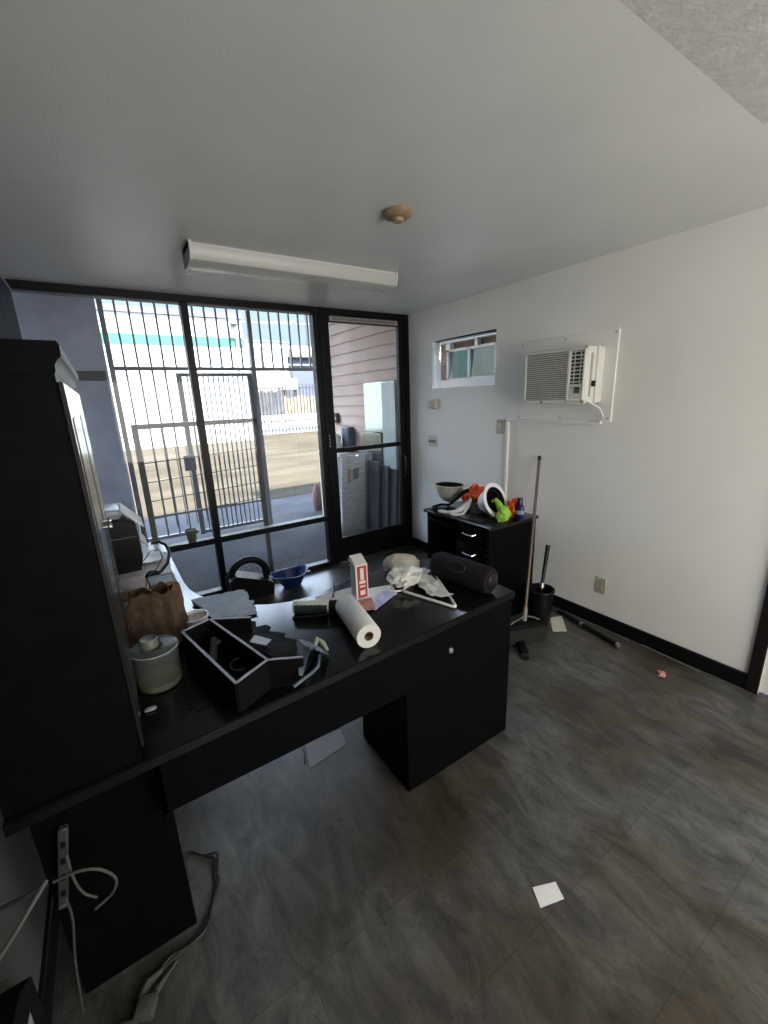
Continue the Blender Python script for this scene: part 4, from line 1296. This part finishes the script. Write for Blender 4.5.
# speaker
spk = thing('portable_speaker', (-1.40, -2.30, DZ), 'dark purple-grey cylindrical portable speaker lying on the desk end', 'speaker')
a_, b_ = Vector((-1.435, -2.135, DZ + 0.064)), Vector((-1.385, -2.460, DZ + 0.064))
ax_ = (b_ - a_).normalized()
L = (b_ - a_).length
MB().lathe([(0.0, 0.004), (0.040, 0.0), (0.055, 0.006), (0.062, 0.022), (0.0635, L / 2), (0.062, L - 0.022), (0.055, L - 0.006), (0.040, L), (0.0, L - 0.004)], a_, ax_, n=36, cap=False).build('fabric_body', m_purple, spk)
for (cc, sg) in ((a_, -1), (b_, 1)):
    MB().lathe([(0.0, 0.0), (0.032, 0.0), (0.038, 0.004), (0.032, 0.008), (0.0, 0.009)], cc, ax_ * sg, n=24, cap=False).build('bass_cap', m_black, spk)
cm = (a_ + b_) / 2
toc = Vector((-0.75, -0.25, 0.62)).normalized()
toc = (toc - ax_ * toc.dot(ax_)).normalized()
sd2 = ax_.cross(toc)
pts = [cm + toc * (0.0635 * math.cos(0.36 * math.sin(t))) + sd2 * (0.0635 * math.sin(0.36 * math.sin(t))) + ax_ * 0.048 * math.cos(t) for t in [k * 2 * PI / 28 for k in range(28)]]
MB().tube(pts, 0.0022, n=6, closed=True).build('oval_badge', mat('badge_grey', (0.02, 0.017, 0.021), 0.4), spk)

# black organiser box and what spills from it
og = thing('drawer_box', (-2.45, -2.33, DZ), 'open black drawer box with pale worn rims, standing on the desk', 'box')
P0, P1 = Vector((-2.600, -2.140, 0)), Vector((-2.518, -2.540, 0))
Q0, Q1 = Vector((-2.500, -2.105, 0)), Vector((-2.408, -2.484, 0))
R0, R1 = Vector((-2.372, -2.185, 0)), Vector((-2.312, -2.536, 0))
zb, zt = DZ + 0.001, DZ + 0.100


def wall_seg(m, a, b, z0, z1, th=0.008):
    d = (b - a).normalized()
    nn = Vector((-d.y, d.x, 0)) * th / 2
    m.extr([(a - nn + Vector((0, 0, z0))), (b - nn + Vector((0, 0, z0))), (b + nn + Vector((0, 0, z0))), (a + nn + Vector((0, 0, z0)))], (0, 0, z1 - z0))


f = MB()
for a, b in [(P0, P1), (P1, Q1), (Q0, Q1), (P0, Q0), (Q1, R1), (Q0, R0)]:
    wall_seg(f, a, b, zb, zt)
f.build('walls', mat('box_black', (0.004, 0.004, 0.005), 0.7, spec=0.08), og, smooth=False)
f = MB()
f.prism([tuple(v.xy) for v in (P0, P1, Q1, R1, R0, Q0)], zb, zb + 0.004)
f.build('bottom', m_black, og, smooth=False)
f = MB()
for a, b in [(P0, P1), (P1, Q1), (Q0, Q1), (P0, Q0), (Q1, R1), (Q0, R0)]:
    wall_seg(f, a, b, zt, zt + 0.0022, 0.0085)
f.build('rim', m_edge, og, smooth=False)
f = MB()
pts = [(-2.385 + 0.028 * math.cos(a) - 0.08, -2.345 + 0.035 * math.sin(a), DZ + 0.03) for a in [k * 2 * PI / 20 for k in range(17)]]
o = MB().tube(pts, 0.003, n=6).build('cable_tie', m_cordwhite, origin=(-2.46, -2.34, DZ + 0.02))
tag(o, 'looped white cable tie inside the drawer box', 'cable tie')
f = MB().tube([(-2.535, -2.27, DZ + 0.022), (-2.505, -2.17, DZ + 0.05)], 0.014, n=10)
f.tube([(-2.515, -2.20, DZ + 0.043), (-2.49, -2.19, DZ + 0.05)], 0.009, n=8)
o = f.build('dark_tool', mat('gunmetal', (0.05, 0.055, 0.05), 0.5), origin=(-2.52, -2.22, DZ))
tag(o, 'small dark tool inside the left slot of the drawer box', 'tool')
o = MB().sheet([(-2.385, -2.27, DZ + 0.07), (-2.345, -2.33, DZ + 0.068), (-2.375, -2.365, DZ + 0.075), (-2.415, -2.315, DZ + 0.078)], 5, 5, 0.004, 12).build('paper_tag', m_edge, origin=(-2.38, -2.32, DZ + 0.02))
tag(o, 'small pale grey card lying inside the drawer box', 'card')
# torn black sheet with a scalloped edge
ed = [(-2.345, -2.03), (-2.325, -2.06), (-2.335, -2.10), (-2.30, -2.115), (-2.29, -2.145), (-2.305, -2.165), (-2.275, -2.19), (-2.26, -2.225), (-2.275, -2.245), (-2.25, -2.275), (-2.235, -2.31), (-2.215, -2.33), (-2.19, -2.375), (-2.20, -2.41), (-2.235, -2.43), (-2.27, -2.47), (-2.30, -2.50)]
f = MB()
n1, n2 = len(ed), 9
grid_t, grid_b = [], []
for i in range(n1):
    t = i / (n1 - 1)
    A0 = Vector((-2.475 + 0.115 * t, -2.14 - 0.35 * t, 0))
    ct_, cb_ = [], []
    for j in range(n2):
        w_ = j / (n2 - 1)
        p = A0.lerp(Vector((ed[i][0], ed[i][1], 0)), w_)
        h = 0.060 * (1 - w_) ** 1.4 + 0.018 * abs(noise.noise(Vector((p.x * 22, p.y * 22, 3)))) + 0.004
        ct_.append(f.bm.verts.new((p.x, p.y, DZ + h + 0.0025)))
        cb_.append(f.bm.verts.new((p.x, p.y, DZ + h)))
    grid_t.append(ct_)
    grid_b.append(cb_)
for i in range(n1 - 1):
    for j in range(n2 - 1):
        f.bm.faces.new((grid_t[i][j], grid_t[i + 1][j], grid_t[i + 1][j + 1], grid_t[i][j + 1]))
        f.bm.faces.new((grid_b[i][j + 1], grid_b[i + 1][j + 1], grid_b[i + 1][j], grid_b[i][j]))
    f.bm.faces.new((grid_t[i][0], grid_b[i][0], grid_b[i + 1][0], grid_t[i + 1][0]))
    f.bm.faces.new((grid_t[i][n2 - 1], grid_t[i + 1][n2 - 1], grid_b[i + 1][n2 - 1], grid_b[i][n2 - 1]))
o = f.build('torn_sheet', m_blackmatte, origin=(-2.3, -2.25, DZ))
tag(o, 'torn black sheet with a scalloped edge beside the drawer box', 'sheet')
o = MB().blob((-2.255, -2.385, DZ + 0.014), (0.045, 0.035, 0.016), 0.35, 9, 3, 12, 0.8).build('dark_glove', m_blackmatte, origin=(-2.255, -2.385, DZ))
tag(o, 'crumpled black scrap between drawer box and blue-grey cloth', 'scrap')
f = MB()
f.sheet([(-2.300, -2.455, DZ + 0.115), (-2.215, -2.405, DZ + 0.03), (-2.185, -2.445, DZ + 0.006), (-2.285, -2.53, DZ + 0.11)], 12, 12, 0.03, 22, seed=2, th=0.002)
f.sheet([(-2.300, -2.455, DZ + 0.115), (-2.285, -2.53, DZ + 0.11), (-2.325, -2.552, DZ + 0.045), (-2.335, -2.548, DZ + 0.05)], 8, 8, 0.008, 20, seed=6, th=0.002)
f.tube([(-2.215, -2.43, DZ + 0.008), (-2.25, -2.50, DZ + 0.02), (-2.29, -2.556, DZ + 0.05), (-2.36, -2.562, DZ + 0.03)], 0.005, n=6)
o = f.build('glove', m_bluecloth, origin=(-2.27, -2.47, DZ))
tag(o, 'blue-grey cloth glove hanging over the corner of the drawer box', 'glove')
f = MB().tube([(-2.225, -2.41, DZ + 0.03), (-2.20, -2.385, DZ + 0.045), (-2.185, -2.40, DZ + 0.03), (-2.18, -2.425, DZ + 0.012)], [0.008, 0.010, 0.010, 0.006], n=8)
o = f.build('cuff_band', mat('pale_green_cloth', (0.24, 0.28, 0.20), 0.8), origin=(-2.2, -2.4, DZ))
tag(o, 'pale green band at the end of the blue-grey glove', 'band')

# folded cloth / paper stack
f = MB()
for k, (dx, dy) in enumerate([(0, 0), (0.006, -0.006), (-0.004, 0.004)]):
    f.sheet([(-2.505 + dx, -1.70 + dy, DZ + 0.001 + k * 0.006), (-2.285 + dx, -1.745 + dy, DZ + 0.001 + k * 0.006), (-2.30 + dx, -1.985 + dy, DZ + 0.001 + k * 0.006), (-2.46 + dx, -1.95 + dy, DZ + 0.001 + k * 0.006)], 12, 12, 0.004, 9, seed=k, th=0.004, ragged=0.016)
o = f.build('folded_paper', m_paperblue, origin=(-2.39, -1.84, DZ))
tag(o, 'stack of pale blue-grey wrinkled paper behind the drawer box', 'paper')

# round tub
tb = thing('round_tub', (-2.53, -1.925, DZ), 'low round white tub with reddish residue beside the paper bag', 'tub')
MB().lathe([(0.0, 0), (0.042, 0), (0.050, 0.04), (0.054, 0.042), (0.054, 0.048), (0.048, 0.048), (0.041, 0.012), (0, 0.010)], (-2.53, -1.93, DZ), n=28, cap=False).build('tub', m_white, tb)
MB().lathe([(0.046, 0.036), (0.02, 0.039), (0.0, 0.038)], (-2.53, -1.93, DZ), n=24).build('contents', mat('pinkish_residue', (0.42, 0.27, 0.24), 0.8, col2=(0.5, 0.42, 0.38), scale=50), tb)

# clear jar
jr = thing('clear_jar', (-2.705, -2.25, DZ), 'clear plastic canister with a grey knob and yellow residue', 'canister')
jc = (-2.692, -2.245, DZ)
MB().lathe([(0.0, 0.002), (0.062, 0.002), (0.065, 0.006), (0.066, 0.125), (0.064, 0.125), (0.0635, 0.008), (0, 0.006)], jc, n=36, cap=False).build('body', m_clear, jr)
MB().lathe([(0.067, 0.120), (0.069, 0.122), (0.069, 0.130), (0.066, 0.132), (0.030, 0.134), (0.026, 0.134)], jc, n=36, cap=False).build('shoulder', mat('frosted_plastic', (0.11, 0.125, 0.115), 0.3, alpha=0.5), jr)
MB().tube([(jc[0] + 0.068 * math.cos(k * PI / 16), jc[1] + 0.068 * math.sin(k * PI / 16), DZ + 0.130) for k in range(32)], 0.0018, n=6, closed=True).build('rim', m_edge, jr)
MB().lathe([(0.027, 0.132), (0.027, 0.155), (0.024, 0.160), (0.018, 0.156), (0, 0.156)], (jc[0] - 0.012, jc[1] + 0.012, DZ), n=24, cap=False).build('knob', m_lid, jr)
MB().lathe([(0.0, 0.0065), (0.062, 0.0065), (0.062, 0.024), (0.03, 0.020), (0.0, 0.021)], jc, n=28, cap=False).build('residue', m_yellow, jr)

# paper bag and box behind it
bgk = MB()
r = bmesh.ops.create_cube(bgk.bm, size=1.0)
bmesh.ops.subdivide_edges(bgk.bm, edges=bgk.bm.edges[:], cuts=14, use_grid_fill=True)
top_ = [f2 for f2 in bgk.bm.faces if f2.calc_center_median().z > 0.499]
bmesh.ops.delete(bgk.bm, geom=top_, context='FACES')
rz = Matrix.Rotation(-0.55, 3, 'Z')
for v in bgk.bm.verts:
    p = v.co.copy()
    t = p.z + 0.5
    q = Vector((p.x * 0.175 * (1 - 0.10 * t), p.y * 0.105 * (1 - 0.35 * t), 0))
    nn = noise.noise(Vector((p.x * 5, p.y * 5, p.z * 4)) + Vector((3, 1, 2)))
    n2 = noise.noise(Vector((p.x * 12, p.y * 12, p.z * 10)))
    q *= 1 + 0.16 * nn * min(1, t * 3) + 0.06 * n2
    zz = t * (0.205 + 0.045 * noise.noise(Vector((p.x * 4, p.y * 4, 0)) + Vector((9, 4, 1))) + 0.03 * p.x)
    v.co = rz @ q + Vector((-2.660, -1.955, DZ + 0.001 + max(0, zz)))
o = bgk.build('paper_bag', m_bag, origin=(-2.69, -1.965, DZ))
tag(o, 'crumpled brown paper bag standing on the desk by the hutch', 'bag')
bx = thing('snack_box', (-2.60, -1.75, DZ), 'dark brown patterned box standing behind the paper bag', 'box')
MB().box((-2.655, -1.80, DZ), (-2.565, -1.69, DZ + 0.155), 0.003).build('box_body', mat('dark_brown_print', (0.10, 0.05, 0.025), 0.6, col2=(0.26, 0.15, 0.07), scale=22), bx)
MB().box((-2.660, -1.805, DZ + 0.155), (-2.560, -1.685, DZ + 0.165), 0.002).build('lid', mat('brown_lid', (0.16, 0.10, 0.06), 0.6), bx)
o = MB().sheet([(-2.655, -1.80, DZ + 0.166), (-2.575, -1.80, DZ + 0.166), (-2.575, -1.72, DZ + 0.166), (-2.655, -1.72, DZ + 0.166)], 5, 5, 0.003, 9).build('receipt', m_paperblue, origin=(-2.62, -1.76, DZ + 0.165))
tag(o, 'pale slip of paper on top of the dark brown box', 'paper')

# printer stack on the return
cb = tag(MB().box((-2.96, -1.50, DZ), (-2.655, -1.06, DZ + 0.022), 0.002).build('cardboard_sheet', m_card, origin=(-2.8, -1.28, DZ)),
         'flat brown cardboard under the plastic tub and printer', 'cardboard')
tbn = thing('plastic_tray', (-2.81, -1.25, DZ + 0.022), 'shallow milky plastic tray holding up the printer', 'tray')
f = MB()
x0, x1, y0, y1, z0, z1 = -2.965, -2.665, -1.42, -1.08, DZ + 0.022, DZ + 0.078
for a, b in [((x0, y0, z0), (x1, y1, z0 + 0.004)), ((x0, y0, z0), (x1, y0 + 0.005, z1)), ((x0, y1 - 0.005, z0), (x1, y1, z1)), ((x0, y0, z0), (x0 + 0.005, y1, z1)), ((x1 - 0.005, y0, z0), (x1, y1, z1))]:
    f.box(a, b, 0.001)
f.build('tub', mat('milky_plastic', (0.55, 0.52, 0.58), 0.35), tbn)
MB().box((x0 - 0.006, y0 - 0.006, z1), (x1 + 0.006, y1 + 0.006, z1 + 0.006), 0.002).build('lid', mat('milky_lid', (0.60, 0.58, 0.62), 0.3), tbn)
pr = thing('printer', (-2.80, -1.22, DZ + 0.084), 'black desktop printer with paper in its rear tray, left of the window', 'printer')
pz = DZ + 0.084
f = MB()
f.extr([(-2.955, -1.34, pz), (-2.665, -1.34, pz), (-2.650, -1.34, pz + 0.07), (-2.655, -1.34, pz + 0.22), (-2.69, -1.34, pz + 0.255), (-2.955, -1.34, pz + 0.265)], (0, 0.26, 0))
f.build('body', m_black, pr)
MB().box((-2.955, -1.345, pz + 0.175), (-2.66, -1.34, pz + 0.180)).build('seam', mat('seam_grey', (0.05, 0.05, 0.06), 0.4), pr, smooth=False)
f = MB()
f.obox((-2.81, -1.20, pz + 0.290), (0.20, 0, -0.01), (0, 0.20, 0), (0.01, 0, 0.045), 0.008, 2)
f.build('scanner_lid', mat('slate_lid', (0.20, 0.23, 0.30), 0.35), pr)
f = MB()
f.obox((-2.665, -1.20, pz + 0.26), (0.085, 0, -0.10), (0, 0.22, 0), (0.004, 0, 0.004))
f.build('output_tray', m_paper, pr, smooth=False)
f = MB()
f.obox((-2.636, -1.20, pz + 0.125), (0.03, 0, -0.05), (0, 0.20, 0), (0.006, 0, 0.006))
f.build('lower_tray', mat('tray_grey', (0.35, 0.36, 0.40), 0.4), pr, smooth=False)
MB().lathe([(0.0, 0), (0.026, 0), (0.022, 0.03), (0.009, 0.05), (0.008, 0.07), (0, 0.07)], (-2.80, -1.46, DZ + 0.022), n=18, cap=False).build('nozzle_bottle_tmp', m_lid)
o = bpy.data.objects['nozzle_bottle_tmp']
o.name = 'glue_bottle'
tag(o, 'small pale conical bottle in front of the printer', 'bottle')
tw = thing('tape_dispenser', (-2.92, -1.32, DZ + 0.35), 'small white clip-like holder on top of the printer at left', 'holder')
MB().box((-2.95, -1.335, pz + 0.266), (-2.90, -1.31, pz + 0.300), 0.006, 2).build('body', m_white, tw)
MB().box((-2.94, -1.33, pz + 0.300), (-2.92, -1.315, pz + 0.32), 0.004).build('tab', m_white, tw)

# clutter right of the printer
f = MB()
for k in range(3):
    f.sheet([(-2.66 + 0.01 * k, -1.34 - 0.02 * k, DZ + 0.001 + 0.004 * k), (-2.53, -1.30 - 0.02 * k, DZ + 0.001 + 0.004 * k), (-2.52 - 0.02 * k, -0.85, DZ + 0.001 + 0.004 * k), (-2.65, -0.80, DZ + 0.001 + 0.004 * k)], 8, 8, 0.006, 9, seed=k, th=0.001)
o = f.build('loose_papers', m_paper, origin=(-2.6, -1.1, DZ))
tag(o, 'loose white papers heaped on the desk beside the printer', 'paper')
pl = thing('paper_plate', (-2.60, -1.02, DZ + 0.02), 'round white plate lying on the loose papers', 'plate')
MB().lathe([(0.0, 0.004), (0.055, 0.004), (0.085, 0.016), (0.088, 0.016), (0.086, 0.012), (0.055, 0.0), (0, 0.0)], (-2.60, -1.00, DZ + 0.018), n=28, cap=False).build('plate', m_white, pl)
hs = thing('headset', (-2.58, -1.2, DZ + 0.02), 'black headset lying on the papers by the printer', 'headset')
f = MB().tube([(-2.625, -1.30, DZ + 0.035), (-2.585, -1.27, DZ + 0.03), (-2.54, -1.20, DZ + 0.045), (-2.515, -1.10, DZ + 0.07), (-2.52, -1.02, DZ + 0.095), (-2.55, -0.98, DZ + 0.11), (-2.59, -0.99, DZ + 0.11)], 0.009, n=10)
f.build('headband', m_black, hs)
MB().lathe([(0.0, 0), (0.030, 0), (0.036, 0.010), (0.030, 0.024), (0.0, 0.026)], (-2.625, -1.30, DZ + 0.018), (0.2, -0.3, 1), n=20, cap=False).build('ear_cushion', m_blackmatte, hs)
f = MB().tube([(-2.65, -1.25, DZ + 0.10), (-2.61, -1.20, DZ + 0.13), (-2.565, -1.17, DZ + 0.12), (-2.56, -1.2, DZ + 0.08), (-2.60, -1.27, DZ + 0.05), (-2.64, -1.33, DZ + 0.045)], 0.003, n=6)
o = f.build('data_cable', m_rubber, origin=(-2.6, -1.25, DZ + 0.03))
tag(o, 'thin black cord looping out beside the printer', 'cord')
cu = thing('white_cup', (-2.685, -1.55, DZ), 'small pale cup standing on the desk in front of the printer', 'cup')
MB().lathe([(0.0, 0), (0.018, 0), (0.024, 0.055), (0.022, 0.055), (0.017, 0.004), (0, 0.004)], (-2.675, -1.56, DZ), n=20, cap=False).build('cup', mat('pale_green_cup', (0.48, 0.52, 0.45), 0.5), cu)
o = MB().box((-2.79, -1.66, DZ + 0.0), (-2.73, -1.58, DZ + 0.035), 0.003).build('note_block', m_paperblue, origin=(-2.76, -1.62, DZ))
tag(o, 'small pale blue block of notes before the cardboard', 'notepad')
cl = thing('desk_phone', (-2.80, -1.78, DZ), 'small white and blue device half hidden by the hutch', 'device')
MB().obox((-2.735, -1.79, DZ + 0.030), (0.06, 0.0, -0.004), (0, 0.12, 0.03), (0, 0, 0.03), 0.008, 2).build('body', m_white, cl)
MB().obox((-2.735, -1.785, DZ + 0.0475), (0.04, 0.0, -0.0027), (0, 0.08, 0.02), (0, 0, 0.002)).build('screen', m_navy, cl, smooth=False)
f = MB()
for k, (x, y) in enumerate([(-2.630, -2.430), (-2.595, -2.45), (-2.612, -2.455)]):
    f.tube([(x - 0.01, y, DZ + 0.002), (x, y - 0.008, DZ + 0.002), (x + 0.012, y + 0.004, DZ + 0.002)], 0.0022, n=5)
o = f.build('crumbs', m_black, origin=(-2.62, -2.44, DZ))
o['kind'] = 'stuff'
tag(o, 'few dark crumbs on the desk before the canister', 'crumbs')
o = MB().blob((-2.733, -2.372, DZ + 0.006), (0.018, 0.010, 0.006), 0.2, 6, 2, 5, 0.9).build('eraser', m_edge, origin=(-2.733, -2.372, DZ))
tag(o, 'tiny grey lump on the desk at the foot of the hutch', 'eraser')

# ------------------------------------------------------------------ under and beside the desk, lower left
ps = thing('power_strip', (-2.99, -2.49, 0.37), 'grey power strip hanging vertically under the desk end', 'power strip')
MB().obox((-2.988, -2.49, 0.485), (0.022, 0, -0.004), (0, 0.02, 0), (0.042, 0, 0.225), 0.003).build('body', mat('dull_grey_plastic', (0.035, 0.035, 0.033), 0.6), ps)
MB().obox((-3.0105, -2.49, 0.366), (0.020, 0, -0.004), (0, 0.018, 0), (0.002, 0, 0.012), 0.002).build('end_cap', m_cordwhite, ps)
for k in range(4):
    MB().obox((-3.002 + k * 0.009, -2.5005, 0.41 + k * 0.048), (0.010, 0, -0.002), (0, 0.001, 0), (0.003, 0, 0.018)).build('socket', m_blackmatte, ps, smooth=False)
f = MB().tube(smooth([(-2.99, -2.585, 0.545), (-2.94, -2.60, 0.555), (-2.90, -2.61, 0.54), (-2.875, -2.61, 0.49), (-2.89, -2.60, 0.44), (-2.93, -2.60, 0.42)]), 0.0035, n=8)
o = f.build('white_cable', m_cordwhite, origin=(-2.93, -2.6, 0.5))
tag(o, 'pale cable looping round in front of the desk end panel', 'cable')
f = MB().tube(smooth([(-2.955, -2.58, 0.60), (-2.955, -2.585, 0.53), (-2.945, -2.585, 0.47), (-2.925, -2.58, 0.43)]), 0.003, n=8)
o = f.build('short_cable', m_cordwhite, origin=(-2.95, -2.58, 0.5))
tag(o, 'short pale cable hanging behind the looping one', 'cable')
f = MB().tube(smooth([(-3.10, -2.75, 0.70), (-3.07, -2.66, 0.62), (-3.03, -2.60, 0.56), (-3.00, -2.585, 0.55)]), 0.005, n=8)
o = f.build('black_cable', m_rubber, origin=(-3.05, -2.65, 0.6))
tag(o, 'black cable crossing the lower left wall toward the power strip', 'cable')
f = MB().tube(smooth([(-3.00, -2.585, 0.56), (-3.05, -2.64, 0.53), (-3.09, -2.70, 0.52), (-3.10, -2.72, 0.50), (-3.085, -2.66, 0.42), (-3.08, -2.62, 0.25), (-3.075, -2.60, 0.02)]), 0.005, n=8)
o = f.build('grey_cable', m_cordwhite, origin=(-3.05, -2.65, 0.3))
tag(o, 'grey cable hanging down the lower left wall', 'cable')
f = MB().tube(smooth([(-2.982, -2.57, 0.47), (-2.985, -2.56, 0.38), (-3.01, -2.54, 0.22), (-3.03, -2.53, 0.02)]), 0.003, n=8)
o = f.build('thin_cable', mat('dim_cord', (0.06, 0.06, 0.06), 0.5), origin=(-3.0, -2.55, 0.2))
tag(o, 'thin dark cable dropping from the end of the power strip', 'cable')
pc = thing('computer_tower', (-3.04, -2.85, 0), 'black box with a white tag against the left wall, lower left', 'computer')
MB().extr([(-3.11, -3.02, 0), (-3.11, -2.735, 0), (-3.11, -2.735, 0.50), (-3.11, -2.80, 0.555), (-3.11, -3.02, 0.60)], (0.085, 0, 0)).build('case', m_blackmatte, pc)
f = MB().obox((-3.024, -2.81, 0.455), (0.001, 0, 0), (0, 0.032, -0.006), (0, 0.006, 0.065))
f.build('tag', m_edge, pc, smooth=False)
f = MB()
pts = [(-2.78, -2.24, 0.006), (-2.72, -2.225, 0.006), (-2.68, -2.255, 0.006), (-2.655, -2.285, 0.008), (-2.638, -2.305, 0.014), (-2.640, -2.33, 0.010), (-2.653, -2.36, 0.006), (-2.655, -2.40, 0.006), (-2.68, -2.45, 0.006), (-2.715, -2.50, 0.006), (-2.77, -2.525, 0.006), (-2.82, -2.535, 0.006), (-2.86, -2.55, 0.006)]
f.tube(smooth(pts, 3), 0.0055, n=8)
f.tube(smooth([(p[0] + 0.008 + 0.004 * math.sin(i * 2.1), p[1] + 0.010 * math.cos(i * 1.7), p[2] + 0.004) for i, p in enumerate(pts)], 3), 0.0045, n=8)
o = f.build('floor_cable', m_rubber, origin=(-2.68, -2.38, 0))
tag(o, 'black cable snaking over the floor beside the desk end panel', 'cable')
f = MB().tube([(-2.84, -2.545, 0.010), (-2.875, -2.555, 0.012), (-2.90, -2.585, 0.012)], [0.006, 0.013, 0.013], n=8)
o = f.build('plug', m_cordwhite, origin=(-2.88, -2.56, 0))
tag(o, 'pale slender plug at the end of the floor cable', 'plug')
f = MB().obox((-2.885, -2.615, 0.018), (0.045, -0.02, 0), (0.02, 0.045, 0), (0, 0, 0.03), 0.006, 2)
f.tube([(-2.86, -2.595, 0.02), (-2.82, -2.56, 0.008), (-2.80, -2.545, 0.006)], [0.010, 0.004, 0.003], n=8)
o = f.build('power_adapter', m_cordwhite, origin=(-2.885, -2.61, 0))
tag(o, 'pale blocky adapter on the floor nearest the bottom edge', 'adapter')
f = MB().obox((-2.935, -2.635, 0.014), (0.04, -0.02, 0), (0.018, 0.035, 0), (0, 0, 0.024), 0.006, 2)
o = f.build('power_adapter', m_cordwhite, origin=(-2.935, -2.635, 0))
tag(o, 'second pale adapter just left of the larger one', 'adapter')
